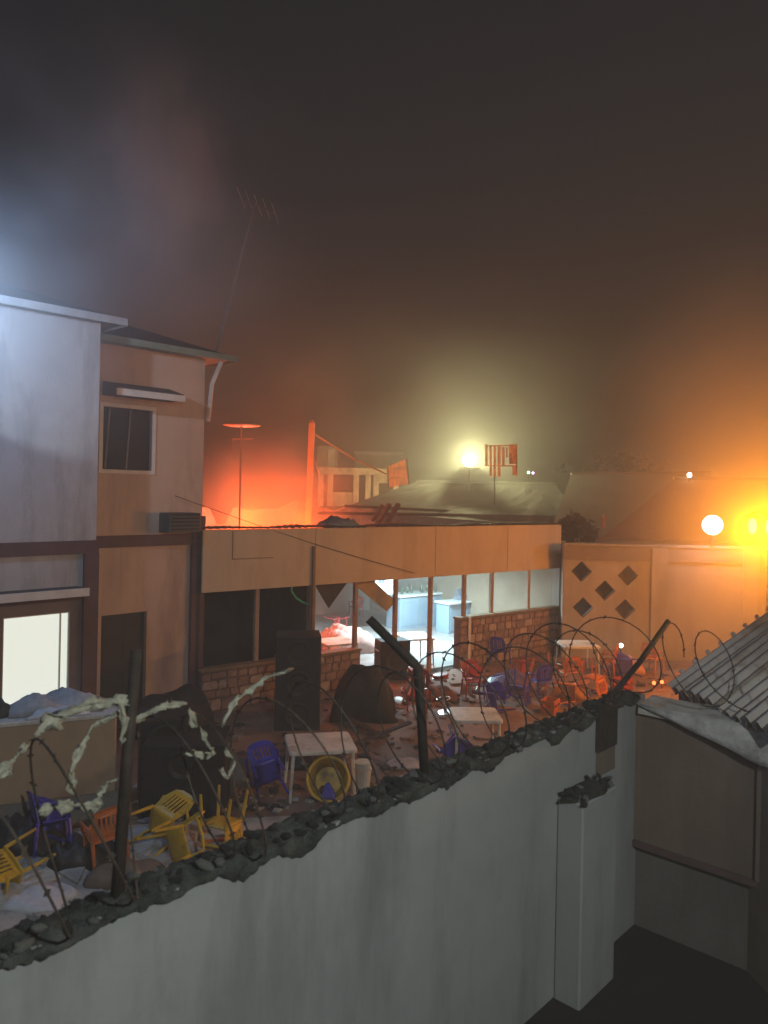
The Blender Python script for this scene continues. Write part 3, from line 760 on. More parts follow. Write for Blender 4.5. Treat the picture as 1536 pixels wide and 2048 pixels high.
# ================================================================== FURNITURE
def make_table(label, loc, rz, mt=white_pl, group='plastic tables in the yard', sx=.45, sy=.45, tilt=None):
    t = root('plastic_table', label, 'table', loc, rz, group, tilt)
    n = 6; r = .07; pts = []
    for cx_, cy_, a0 in ((sx - r, sy - r, 0), (-sx + r, sy - r, 90), (-sx + r, -sy + r, 180), (sx - r, -sy + r, 270)):
        for i in range(n + 1): q = R(a0 + 90 * i / n); pts.append((cx_ + r * math.cos(q), cy_ + r * math.sin(q)))
    m_ = len(pts); vs = [(x * .98, y * .98, .74) for x, y in pts] + [(x, y, .728) for x, y in pts] + [(x, y, .69) for x, y in pts] + [(x * .95, y * .95, .69) for x, y in pts] + [(x * .95, y * .95, .72) for x, y in pts]
    fs = [tuple(range(m_)), tuple(range(5 * m_ - 1, 4 * m_ - 1, -1))]
    for k in range(4):
        for i in range(m_): j = (i + 1) % m_; fs.append((k*m_+i, k*m_+m_+i, k*m_+m_+j, k*m_+j))
    b = MB(); b.add(vs, fs); b.build('tabletop', mt, t)
    for ax in (-1, 1):
        for ay in (-1, 1):
            b = MB(); b.tube([(ax * (sx - .07), ay * (sy - .07), .715), (ax * (sx - .03), ay * (sy - .03), 0)], [.03, .02], 6); b.build('leg', mt, t)
    return t
def gnd(u, v, z=0): p = G(u, v, z); return Vector((p.x, p.y, .006))
make_table('square white table nearest the boundary wall, wire shadows across it', gnd(640, 1484, .74), R(12), sx=.50, sy=.44)
make_table('rounded tan-lit table right of the bent iron post', gnd(951, 1428, .74), R(2), sx=.41, sy=.41)
make_table('pale table far back near the diamond-hole wall', gnd(1155, 1287, .74), R(5), sx=.46, sy=.45)
tb = make_table('white table inside the bar under the cool lights', gnd(829, 1271, .74), B.th - R(20), sx=.40, sy=.5)
make_table('overturned-side table inside the bar by the red heap', gnd(672, 1285, .70), R(30), group='plastic tables in the yard')

def make_chair(name, label, mt, group):
    t = root(name, label, 'chair', (0, 0, 0), 0, group)
    b = MB(); vs = []; fs = []; nx, ny = 6, 6
    for i in range(nx + 1):
        for j in range(ny + 1):
            x, y = i / nx - .5, j / ny - .5
            vs.append((x * .46, y * .44, .43 + .02 * (4 * x * x) - .012 * math.cos(math.pi * y)))
    for i in range(nx):
        for j in range(ny): a = i * (ny + 1) + j; fs.append((a, a + ny + 1, a + ny + 2, a + 1))
    b.add(vs, fs); o = b.build('seat', mt, t, smooth=True); md = o.modifiers.new('t', 'SOLIDIFY'); md.thickness = .02
    outer = [(-.22, .45), (.22, .45), (.25, .70), (.20, .86), (.08, .90), (-.08, .90), (-.20, .86), (-.25, .70)]
    holes = [[(x - .014, .52), (x + .014, .52), (x + .014, .78), (x - .014, .78)] for x in (-.12, -.06, 0, .06, .12)]
    b = MB(); b.plate(outer, .018, holes); b.v = [(x, .20 + y + (z - .45) * .22 - .5 * x * x, z) for x, y, z in b.v]; b.build('backrest', mt, t)
    for sx in (-1, 1):
        b = MB(); b.tube([(sx * .215, -.2, .43), (sx * .245, -.23, 0)], [.028, .02], 6); b.build('leg', mt, t)
        b = MB(); b.tube([(sx * .215, .2, .43), (sx * .235, .26, 0)], [.028, .02], 6); b.build('leg', mt, t)
        b = MB(); b.tube([(sx * .225, -.21, .44), (sx * .275, -.2, .62), (sx * .285, -.05, .655), (sx * .27, .18, .66), (sx * .235, .25, .66)], .022, 6); b.build('armrest', mt, t, smooth=True)
    return t
def chair_at(first, u, v, rot, label, mt, lift=0.0, z=0.0):
    p = G(u, v, z); loc = (p.x, p.y, lift * .86)
    return dup(first, loc, rot, label, mt)
proto = make_chair('plastic_chair', 'blue chair tipped forward at the foot of the white table', blue_pl, 'plastic chairs strewn in the yard')
p = G(545, 1612); proto.scale = (.86, .86, .86); proto.location = (p.x, p.y, .27); proto.rotation_euler = (R(75), R(12), R(200)); proto['label'] = 'blue chair tipped over behind the wall, left of the yellow one'
CH = [
 (445, 1700, (R(180), R(4), R(70)), 'yellow chair upside down below the bass cabinet', yellow_pl, .84),
 (300, 1752, (R(90), R(30), R(140)), 'yellow chair fallen against the foot of the near wall', yellow_pl, .28),
 (215, 1730, (0, R(6), R(215)), 'orange chair standing just left of the left iron post', orange_pl, .02),
 (275, 1715, (R(84), R(-14), R(150)), 'dull yellow chair tipped over just right of the left iron post', yellow_pl, .26),
 (160, 1690, (R(92), R(-25), R(250)), 'blue chair on its back between the orange chair and the left edge', blue_pl, .30),
 (105, 1715, (0, R(25), R(120)), 'blue chair upright at the far left behind the wire', blue_pl, .04),
 (80, 1755, (R(95), R(30), R(330)), 'bright yellow chair on its side at the far left on the paving', yellow_pl, .30),
 (985, 1415, (R(90), R(15), R(160)), 'blue chair lying down beyond the tan table', blue_pl, .30),
 (1040, 1405, (R(180), R(10), R(60)), 'blue chair upside down in the middle of the right-hand pile', blue_pl, .84),
 (1085, 1395, (0, R(8), R(200)), 'blue chair upright at the right of the pile', blue_pl, .03),
 (1020, 1425, (R(95), R(-20), R(280)), 'blue chair on its side at the front of the right-hand pile', blue_pl, .30),
 (898, 1505, (R(90), R(40), R(10)), 'lone blue chair fallen right under the bent iron post', blue_pl, .20),
 (1000, 1330, (0, 0, R(150)), 'blue chair standing against the right-hand stone wall', blue_pl, .02),
 (965, 1318, (0, R(10), R(30)), 'blue chair standing by the light end of the stone wall', blue_pl, .02),
 (1110, 1410, (R(90), R(10), R(100)), 'orange chair on its side at the front of the orange-lit corner', orange_pl, .30),
 (1140, 1375, (0, R(5), R(190)), 'orange chair upright in the orange-lit corner', orange_pl, .02),
 (1185, 1385, (R(180), R(-6), R(40)), 'orange chair upside down left of the corner post', orange_pl, .84),
 (1215, 1350, (0, 0, R(240)), 'orange chair upright behind the corner post', orange_pl, .02),
 (1270, 1360, (R(90), R(0), R(200)), 'blue chair on its back right of the corner post', blue_pl, .30),
 (1305, 1345, (0, 0, R(130)), 'orange chair upright beside the shed roof', orange_pl, .02),
 (945, 1395, (0, 0, R(10)), 'red chair standing left of the blue pile', red_pl, .02),
 (1075, 1365, (R(-80), R(0), R(60)), 'red chair thrown down behind the blue pile', red_pl, .30),
 (840, 1420, (R(20), R(0), R(340)), 'red chair pushed askew right behind the bent iron post', red_pl, .06),
 (712, 1235, (0, 0, R(200)), 'red chair standing inside the bar between two front posts', red_pl, .02),
 (655, 1262, (R(90), 0, R(60)), 'red chair lying inside the bar under the dark hanging board', red_pl, .30),
]
for (u, v, rot, lab, mt, lift) in CH: chair_at(proto, u, v, rot, lab, mt, lift)

def speaker(label, u0, u1, vtop, vbase, depth, rz, cones, group='black loudspeakers'):
    a, c = G(u0, vbase), G(u1, vbase); wd = (c - a).length; mid = (a + c) / 2
    d_ = mid.y; h = CAMZ + ray((u0 + u1) / 2, vtop).z * d_
    t = root('loudspeaker', label, 'loudspeaker', (mid.x, mid.y + depth / 2, .006), rz, group)
    b = MB(); b.cbox(-wd / 2, wd / 2, -depth / 2, depth / 2, 0, h, .02); b.build('cabinet', black, t)
    for i in range(cones):
        z = h * (i + .5) / cones; r = min(wd * .38, h / cones * .42)
        b = MB(); vs = []; fs = []
        for k, (rr, yy) in enumerate(((r, -.012), (r * .9, -.02), (r * .82, -.005), (r * .3, .05), (r * .01, .02))):
            for q in range(20): vs.append((rr * math.cos(q * math.pi / 10), -depth / 2 - .045 + yy, z + rr * math.sin(q * math.pi / 10)))
        for k in range(4):
            for q in range(20): fs.append((k*20+q, k*20+(q+1) % 20, k*20+20+(q+1) % 20, k*20+20+q))
        b.add(vs, fs); cn = b.build('cone', blackcone, t, smooth=True)
        b = MB(); b.tube([(0, -depth / 2 - .03, z), (0, -depth / 2 - .008, z)], r, 20); b.build('cone_ring', black, cn)
    for sx in (-1, 1):
        b = MB(); b.box(sx * wd / 2 - (.004 if sx > 0 else .02), sx * wd / 2 + (.02 if sx > 0 else .004), -.12, .12, h * .72, h * .76); b.build('handle', steel, t)
    return t
speaker('tall black loudspeaker stack before the stone knee wall', 543, 634, 1275, 1462, .75, R(8), 3)
speaker('huge square black bass cabinet behind the wire left of centre', 272, 440, 1492, 1640, .9, R(6), 2)
speaker('small black loudspeaker at the open bar entrance', 752, 815, 1283, 1362, .5, R(20), 1)
speaker('black loudspeaker with sloping dark cover left behind the bass cabinet', 262, 352, 1440, 1612, .7, R(20), 2)
heap('tarpaulin_heap', 'dark peaked tarpaulin heap beside the bar entrance', 'tarpaulin', G(726, 1440) + Vector((0, .3, .006)), (.62, .5, 1.25), tarp_m, 12, None, .12)
heap('tarpaulin_heap', 'flat black heap standing in for the shade by the house door and maroon corner', 'tarpaulin', G(330, 1480) + Vector((0, .5, .006)), (.75, .6, .95), tarp_m, 14, None, .2)  # black heap put where only shade lies before the door
dark_bag = mat('dark_plastic_bag', (.03, .03, .032), .5, .3, 5, .6, 12, spec=.5)
for i, (u, v, sx, sy, sz, lab, mt_) in enumerate((
  (40, 1690, .5, .35, .40, 'dark refuse heap at the far left between chairs and beige block', dark_bag),
  (165, 1720, .35, .3, .30, 'dark refuse bag among the blue and orange chairs', dark_bag),
  (250, 1760, .4, .25, .28, 'brownish sacking heap at the foot of the left post', mat('brown_sacking', (.20, .15, .12), .9, .3, 4, .5, 15)),
  (330, 1680, .55, .3, .16, 'grey crumpled sheet on the concrete left of the upturned yellow chair', cloth_g),
  (35, 1800, .6, .3, .14, 'whitish crumpled sheet on the paving at far left', mat('white_cloth', (.58, .60, .64))),
  (480, 1560, .5, .3, .34, 'brown cloth heap right of the bass cabinet', mat('brown_sacking', (.20, .15, .12))),
  (600, 1530, .35, .25, .22, 'dark bag under the square white table', dark_bag),
  (860, 1395, .6, .4, .30, 'dark reddish heap behind the bent post', mat('red_brown_cloth', (.16, .07, .05), .9, .3, 4, .5, 15)),
  (1020, 1375, .55, .4, .42, 'violet cloth heap behind the blue chair pile', mat('violet_cloth', (.15, .12, .24), .9, .3, 4, .5, 15)),
  (1130, 1395, .5, .35, .34, 'orange-brown sacks before the far pale table', mat('orange_sack', (.34, .16, .06), .9, .3, 4, .5, 15)),
  (1200, 1420, .4, .3, .26, 'ochre sack close behind the wall corner', mat('ochre_sack', (.40, .24, .08), .9, .3, 4, .5, 15)))):
    heap('refuse_heap', lab, 'refuse', G(u, v) + Vector((0, 0, .012)), (sx, sy, sz), mt_, 40 + i, None, .4, 'heaps of refuse in the yard')
# chrome bar stools
def stool(label, u, v, tilt):
    p = G(u, v); t = root('bar_stool', label, 'stool', (p.x, p.y, .006), 0, 'chrome bar stools', tilt)
    b = MB(); b.tube([(0, 0, .72), (0, 0, .735), (0, 0, .78), (0, 0, .79)], [.15, .17, .17, .15], 18); b.build('seat', red_pl, t)
    b = MB(); b.tube([(0, 0, .70), (0, 0, .718)], .172, 18); b.build('seat_ring', steel, t, smooth=False)
    b = MB(); b.tube([(0, 0, .02), (0, 0, .70)], .026, 10); b.build('column', steel, t, smooth=True)
    b = MB(); b.tube([(0, 0, 0), (0, 0, .01), (0, 0, .03)], [.21, .21, .05], 18); b.build('base', steel, t)
    b = MB(); pts = [(.14 * math.cos(i * .4), .14 * math.sin(i * .4), .28) for i in range(17)]; b.tube(pts, .01, 6); b.build('foot_ring', steel, t, smooth=True)
stool('chrome stool standing just left of the bent iron post', 805, 1405, (R(10), R(20), 0))
stool('chrome stool standing just right of the bent iron post', 890, 1425, (0, R(-8), 0))
stool('chrome stool with round red seat nearest the light wall end', 938, 1388, (R(35), R(8), 0))
p = G(655, 1606)
t = root('plastic_tub', 'big yellow round tub lying on its side with its mouth toward the wall', 'tub', (p.x, p.y + .1, .30), 0, None, (R(62), R(28), R(-12)))
b = MB(); b.tube([(0, 0, -.22), (0, 0, 0), (0, 0, .16), (0, 0, .165)], [.20, .255, .285, .285], 24, False); b.build('body', yellow_pl, t, smooth=True).modifiers.new('t', 'SOLIDIFY').thickness = .01
b = MB(); b.tube([(0, 0, -.225), (0, 0, -.205)], .20, 24); b.build('bottom', yellow_pl, t)
b = MB(); b.tube([(.30 * math.cos(i * .2618), .30 * math.sin(i * .2618), .165) for i in range(25)], .024, 8, False); b.build('rim', yellow_pl, t, smooth=True)
heap('cloth_bundle', 'blue rag in the mouth of the yellow tub', 'cloth', (p.x + .02, p.y - .12, .12), (.10, .07, .22), mat('blue_rag', (.10, .10, .40), .9, .3, 5, .5, 20), 31, None, .3)
# bucket
p = gnd(725, 1578); t = root('plastic_bucket', 'pale grey bucket standing right of the yellow chair', 'bucket', p)
b = MB(); b.tube([(0, 0, 0), (0, 0, .40), (0, 0, .41)], [.105, .135, .142], 14, True); b.build('body', mat('pale_bucket', (.50, .54, .52), .5), t, smooth=False)
b = MB(); b.tube([(-.14, 0, .39), (-.12, -.08, .33), (0, -.15, .29), (.12, -.08, .33), (.14, 0, .39)], .006, 5); b.build('handle', steel, t)
def crate(label, u, v, rz, mt):
    p = gnd(u, v); t = root('bottle_crate', label, 'crate', p, rz, 'bottle crates on the yard')
    b = MB(); b.box(-.2, .2, -.15, .15, 0, .02); b.build('base', mt, t)
    for (x0, x1, y0, y1) in ((-.2, .2, -.15, -.13), (-.2, .2, .13, .15), (-.2, -.18, -.13, .13), (.18, .2, -.13, .13)):
        b = MB(); b.box(x0, x1, y0, y1, .021, .13); b.box(x0, x1, y0, y1, .19, .27)
        for f in (0, .5, 1):
            xx, yy = x0 + (x1 - x0 - .02) * f, y0 + (y1 - y0 - .02) * f
            b.box(xx, xx + .02, yy, yy + .02, .13, .19)
        b.build('side', mt, t)
crate('orange crate on the ground beneath the far pale table', 1150, 1340, R(10), orange_pl)
crate('red crate between the corner post and the shed roof', 1245, 1380, R(40), red_pl)
crate('orange crate lying close behind the wall near the corner', 1100, 1425, R(60), orange_pl)
heap('cloth_bundle', 'pinkish cloth heap right of the far pale table', 'cloth', G(1250, 1345) + Vector((0, 0, .006)), (.5, .35, .45), mat('pink_cloth', (.50, .28, .28), .9, .3, 4, .5, 15), 21, None, .3)
heap('cloth_bundle', 'pale reddish cloth heap lit by fire inside the bar', 'cloth', B.w(B.x(690, 3.2, 1230), 3.2, .03), (.9, .6, .9), mat('dusty_pink_cloth', (.5, .33, .30), .9, .3, 4, .5, 15), 23, B, .3)
heap('cloth_bundle', 'blue-grey tarpaulin bunched on the fascia top before the glow', 'cloth', B.w(B.x(676, .5, 1045), .5, 3.66), (.52, .22, .26), mat('blue_grey_tarp', (.15, .20, .24), .8, .3, 4, .5, 15), 25, B, .5)
heap('cloth_bundle', 'pale pink rag heap near the foot of the bent iron post', 'cloth', G(815, 1535) + Vector((0, .1, .006)), (.35, .22, .12), mat('pale_rag', (.5, .42, .40), .9, .3, 4, .5, 15), 27, None, .3)

# rubble, broken bits and litter over the yard
def rubble(name, n, region, mt, rng, z0=.012, flat=.5):
    b = MB(); k = 0
    while k < n:
        u, v = region(); p = G(u, v)
        r = random.uniform(*rng); a = random.uniform(0, 6.28); q = []
        m_ = random.randint(4, 6)
        for i in range(m_):
            t_ = a + i * 6.283 / m_; rr = r * random.uniform(.6, 1.2); q.append((p.x + rr * math.cos(t_), p.y + rr * math.sin(t_)))
        h = r * random.uniform(.2, 1) * flat; tl = random.uniform(-.5, .5)
        vs = [(x, y, z0) for x, y in q] + [(p.x + (x - p.x) * .75, p.y + (y - p.y) * .75, z0 + h * (1 + tl * ((x - p.x) / r))) for x, y in q]
        b.add(vs, [tuple(range(m_, 2 * m_))] + [(i, (i + 1) % m_, m_ + (i + 1) % m_, m_ + i) for i in range(m_)]); k += 1
    return b.build(name, mt, kind='stuff')
U_ = random.uniform
near = lambda: (U_(-60, 760), U_(1560, 1900))
mid = lambda: (U_(420, 1340), U_(1330, 1620))
far_ = lambda: (U_(930, 1360), U_(1325, 1430))
rubble('rubble', 420, near, mat('pale_rubble', (.40, .39, .36), .9, .4, 4, .4), (.02, .10))
rubble('rubble', 500, mid, mat('brown_rubble', (.16, .11, .09), .9, .4, 4, .4), (.02, .11))
rubble('rubble', 220, mid, mat('dark_rubble', (.05, .045, .04), .9, .4, 4, .4), (.03, .14))
rubble('litter', 90, far_, orange_pl, (.02, .07), .02, .3)
rubble('litter', 70, far_, blue_pl, (.02, .08), .02, .3)
rubble('litter', 40, near, yellow_pl, (.02, .07), .02, .3)
def plank(label, u, v, ln, wd, a, tilt, mt, th=.025):
    p = G(u, v); c, s_ = math.cos(a), math.sin(a); d = Vector((c * math.cos(tilt), s_ * math.cos(tilt), math.sin(tilt))); e = Vector((-s_, c, 0))
    o_ = Vector((p.x, p.y, .03)); q = [o_ - e * wd / 2, o_ - e * wd / 2 + d * ln, o_ + e * wd / 2 + d * ln, o_ + e * wd / 2]
    b = MB(); b.slab(q, -th); solo(b, 'board', mt, label, 'board', (p.x, p.y, .01), 'loose boards on the yard')
plank('pale green-white board lying flat below the bass cabinet', 372, 1672, .62, .30, .15, .03, mat('pale_board', (.52, .56, .48), .8))
plank('long orange-brown lath on the pale concrete by the wall', 350, 1700, 1.0, .05, .35, .03, orange_pl)
plank('charred plank lying between the two white tables', 770, 1480, 1.5, .14, 2.2, .05, charred)
plank('dark plank propped up in front of the tarpaulin heap', 690, 1500, 1.3, .12, .4, .25, charred)
plank('thin lath sticking out of the blue chair pile', 1045, 1400, 1.0, .05, 1.0, .9, orange_pl)
plank('lath leaning upright in the orange-lit corner', 1090, 1395, 1.0, .05, 1.2, 1.15, orange_pl)
plank('scorched board lying before the right-hand stone wall', 900, 1370, 1.2, .2, .2, .06, wood_m)
plank('white board scrap near the left edge on the paving', 20, 1790, .5, .3, .9, .05, white_pl)
plank('dark sheet leaning on the low beige block', 190, 1640, .9, .5, 2.4, .5, tarp_m)

# ================================================================== FAR WALL WITH DIAMOND OPENINGS
fx0 = P(1120, 1085, 22.4); FW = Frame((fx0.x + .25, fx0.y - .9), R(-2.5))
zt = 3.14
fw = root('compound_wall', 'far pale compound wall pierced by five diamond openings beside the bar', 'wall', FW.w(0, 0, 0), FW.th)
dia = []
for (u, v) in ((1163, 1143), (1256, 1151), (1210, 1181), (1166, 1215), (1250, 1219)):
    x, z = FW.hit(u, v); s_ = .29
    dia.append([(x - s_, z), (x, z - s_), (x + s_, z), (x, z + s_)])
b = MB(); b.plate([(-.35, 0), (9, 0), (9, zt), (-.35, zt)], .2, dia); b.build('wall_panel', farwall_m, fw)
xb_ = FW.x(1400)
b = MB(); b.box(-.36, 9.02, -.05, -.003, zt - .40, zt - .03); b.build('beam', farwall_d, fw)
b = MB(); b.box(-.37, 9.02, -.09, .24, zt + .002, zt + .06); b.build('coping', farwall_m, fw)
for u in (1318, 1500):
    x = FW.x(u); b = MB(); b.cbox(x - .22, x + .22, -.12, -.052, 0, zt - .02, .012); b.build('pilaster', farwall_m, fw)
b = MB(); b.box(-.3, 9, .5, .6, 0, 3.0); b.build('dark_backing', mat('dark_backing_sheet', (.10, .08, .06), .9), fw)  # dark sheet behind the diamonds, standing in for the dim space beyond

# ================================================================== HOUSES BEHIND
def roofhouse(name, label, el, er, rl, rr, mt, wallm, back=5.0, sag=0.0, skew=True):
    base = Vector((el.x, el.y, 0)); t = root(name, label, 'house', base)
    bk = Vector((0, back, 0)); bl_, brr = Vector((rl.x * 2 - el.x if skew else el.x, rl.y * 2 - el.y, el.z)), Vector((er.x, rr.y * 2 - er.y, er.z))
    b = MB()
    def face(p0, p1, p2, p3, n=22, m_=10):
        vs = []; fs = []
        for i in range(n + 1):
            for j in range(m_ + 1):
                f, h = i / n, j / m_; p = p0.lerp(p1, f).lerp(p3.lerp(p2, f), h)
                ins = 4 * h * (1 - h) * min(1, 4 * f * (1 - f))
                vs.append(p + Vector((0, 0, -sag * ins * (.5 + .5 * math.sin(f * 9 + h * 4)) + sag * .35 * random.uniform(-1, 1) * (0 < j < m_) * (0 < i < n))))
        for i in range(n):
            for j in range(m_): a_ = i * (m_ + 1) + j; fs.append((a_, a_ + m_ + 1, a_ + m_ + 2, a_ + 1))
        b.add(vs, fs)
    face(el, er, rr, rl); b.add([el, rl, bl_, rr, brr, er], [(0, 1, 2), (2, 1, 3, 4), (5, 4, 3)]); rf = b.build('roof', mt, t, world=True)
    b = MB(); b.beam(rl + Vector((0, 0, .03)), rr + Vector((0, 0, .03)), .22, .10); b.build('ridge_cap', mt, rf, world=True)
    i_ = .3; c = [Vector((el.x + i_, el.y + i_, 0)), Vector((er.x - i_, er.y + i_, 0)), Vector((brr.x - i_, brr.y - i_, 0)), Vector((bl_.x + i_, bl_.y - i_, 0))]
    h = Vector((0, 0, el.z - .05)); b = MB(); b.add(c + [p + h for p in c], [(0, 1, 5, 4), (1, 2, 6, 5), (2, 3, 7, 6), (3, 0, 4, 7)]); b.build('wall', wallm, t, world=True)
    return t
roofhouse('bungalow', 'long pale-roofed bungalow behind the diamond-hole wall', P(1100, 1066, 27), P(1420, 1078, 27), P(1142, 949, 33), P(1420, 946, 33), pale_roof, farwall_d)
gh = roofhouse('bungalow', 'brown hip-roofed bungalow at the right behind the white lamp', P(1200, 1078, 24), P(1760, 1090, 24), P(1348, 958, 27.6), P(1760, 962, 27.6), brown_roof, farwall_d)
f0 = P(1208, 1056, 23.6); b = MB(); b.tube([f0, f0 + Vector((0, 0, .2)), f0 + Vector((0, 0, .3)), f0 + Vector((0, 0, .42))], [.09, .06, .10, .03], 8)
b.build('finial', brown_roof, gh, world=True)
# dark sheet roof behind the bar with its left hip
roofhouse('burnt_hall', 'dark sagging sheet-roofed hall directly behind the bar', P(672, 1020, 30), P(1180, 1058, 30), P(830, 964, 34), P(1110, 968, 34), mat('sooty_roof_sheet', (.05, .052, .05), .7, .5, .9, .5, 4), charred, sag=.16)
# scorched building with columns
bu = P(640, 985, 36); t = root('burnt_building', 'roofless scorched building with bare columns lit orange by the fire', 'building', (bu.x, bu.y, 0))
def vb(u0, v0, u1, v1, d, th, name, mt):
    a, c = P(u0, v1, d), P(u1, v0, d); b = MB(); b.box(a.x, c.x, a.y, a.y + th, a.z, c.z); return b.build(name, mt, t, world=True)
vb(636, 938, 800, 948, 36, .4, 'lintel_beam', burnt_wall)
for u in (641, 660, 712, 736, 752, 792): vb(u - 6, 949, u + 6, 1012, 36, .35, 'column', burnt_wall)
vb(665, 985, 706, 1012, 36.05, .2, 'low_wall', burnt_wall)
vb(756, 950, 786, 966, 36.05, .2, 'infill_panel', burnt_wall)
vb(640, 948, 800, 1020, 38.5, .2, 'rear_wall', charred)
vb(634, 892, 674, 937, 38, 1.2, 'stair_tower', mat('sooty_tower', (.18, .18, .15), .9, .3, 1.5, .2))
vb(655, 898, 670, 934, 37.95, .04, 'louvre', mat('louvre_grey', (.30, .32, .27), .8))
vb(710, 908, 800, 937, 42, 2, 'upper_storey', mat('sooty_tower', (.18, .18, .15)))
vb(708, 904, 806, 909, 41.9, 2.4, 'roof_slab', mat('slab_grey', (.30, .31, .29), .9))
# orange-lit pole with guy wire
p0, p1 = P(617, 985, 22), P(624, 846, 22)
t = root('steel_pole', 'square steel pole glowing orange above the fire with a guy wire', 'pole', (p0.x, p0.y, p0.z - 1.4))
pm = mat('pale_pole_paint', (.60, .45, .28), .6, .15, 3, .1)
b = MB(); b.beam(p0 - Vector((0, 0, 1.4)), p1, .165, .165); b.build('shaft', pm, t, world=True)
b = MB(); b.tube([p1, p1 + Vector((0, 0, .09))], [.08, .04], 8); b.build('cap', pm, t, world=True)
g0, g1 = P(629, 868, 22), P(772, 948, 26)
b = MB(); b.tube([g0, g0.lerp(g1, .5) - Vector((0, 0, .08)), g1], .028, 6); b.build('guy_wire', pm, t, world=True)
g1 = P(652, 985, 23); b = MB(); b.tube([P(627, 915, 22), g1], .012, 5); b.build('guy_wire', pm, t, world=True)
# twisted sheets standing in the wreck
def sheet(label, quad, n, mt):
    t = root('burnt_sheet', label, 'metal sheet', quad[3])
    MB().corr(*quad, n, .015).build('sheet', mt, t, world=True); 
    MB().beam(quad[1], quad[2], .07).build('frame_post', charred, t, world=True)
    MB().beam(quad[0], quad[3], .05).build('frame_post', charred, t, world=True)
    return t
sheet_m = mat('firelit_scorched_sheet', (.80, .36, .13), .6, .4, 2.0, .3, dirt=(.10, .06, .04), dscale=1.6)  # orange firelight put into the base colour, dark patches are scorching
sheet('torn scorched sheet leaning on the dark roof beside the columns', [P(775, 934, 32), P(813, 917, 32), P(818, 968, 32), P(777, 975, 32)], 5, sheet_m)
t = root('burnt_sheet', 'striped scorched sheets on a frame right of the yellow floodlight', 'metal sheet', P(1000, 954, 30))
sd_ = lambda u: 30 - (u - 1000) * .035
for (u0, u1, v0, v1) in ((970, 975, 888, 932), (979, 983, 893, 952), (987, 991, 892, 954), (995, 1000, 893, 953), (1004, 1008, 894, 930), (1012, 1014, 894, 915), (1018, 1030, 892, 928), (1025, 1031, 930, 950)):
    MB().slab([P(u0, v1, sd_(u0)), P(u1, v1, sd_(u1)), P(u1, v0, sd_(u1)), P(u0, v0, sd_(u0))], .03).build('metal_strip', sheet_m, t, world=True)
for (a, c) in (((970, 931), (1034, 932)), ((1033, 890), (1033, 952)), ((970, 892), (1034, 890))):
    MB().beam(P(a[0], a[1], sd_(a[0]) + .06), P(c[0], c[1], sd_(c[0]) + .06), .05).build('frame_bar', sheet_m, t, world=True)
b = MB(); b.beam(P(989, 950, 30.5), P(989, 1010, 30.5), .05); b.build('stand', charred, t, world=True)
# dish antenna over the glow
d0, d1 = P(479, 1045, 18.4), P(483, 852, 18.4)
t = root('dish_antenna', 'thin mast with a flat dish seen edge-on above the fire', 'antenna', (d0.x, d0.y, d0.z - .6))
am = mat('pale_antenna_metal', (.5, .38, .3), .5, .1, 4, 0)
b = MB(); b.tube([d0 - Vector((0, 0, .6)), d1], .022, 6); b.build('mast', am, t, world=True)
b = MB(); b.sphere(d1 + Vector((0, 0, .02)), .46, 20, 8, (1, .9, .10)); b.build('dish', am, t, world=True, smooth=True)
b = MB(); b.tube([P(463, 900, 18.4), P(465, 878, 18.4), P(506, 877, 18.4)], .014, 5); b.build('feed_arm', am, t, world=True)
# tall antenna pole on the house
a0, a1 = P(437, 690, 16.6), P(510, 402, 16.6)
t = root('aerial_mast', 'tall thin aerial mast leaning right above the house roof', 'antenna', a0)
am2 = mat('grey_aerial_metal', (.13, .13, .135), .6, .1, 4, 0)
b = MB(); b.tube([a0 - Vector((.1, 0, .4)), a0.lerp(a1, .5), a1], [.035, .03, .02], 7); b.build('pole', am2, t, world=True)
b = MB(); b.tube([P(482, 396, 16.6), P(550, 427, 16.6)], .025, 6); b.build('boom', am2, t, world=True)
for f in (0, .25, .5, .75, 1):
    c = P(482, 396, 16.6).lerp(P(550, 427, 16.6), f); b = MB(); b.tube([c + Vector((-.03, -.35, .1)), c + Vector((.03, .35, -.1))], .009, 5); b.build('element', am2, t, world=True)
# sagging service cable across the fascia
c0, c1 = H.w(H.x(350, -.1, 1005), -.1, 4.35), B.w(B.x(840, -.3, 1135), -.12, 2.55)
pts = [c0.lerp(c1, i / 16) - Vector((0, 0, .07 * math.sin(math.pi * i / 16))) for i in range(17)]
solo(MB().tube(pts, .007, 5), 'service_cable', black, 'thin black cable sagging from the house across the tan fascia', 'cable', c1)

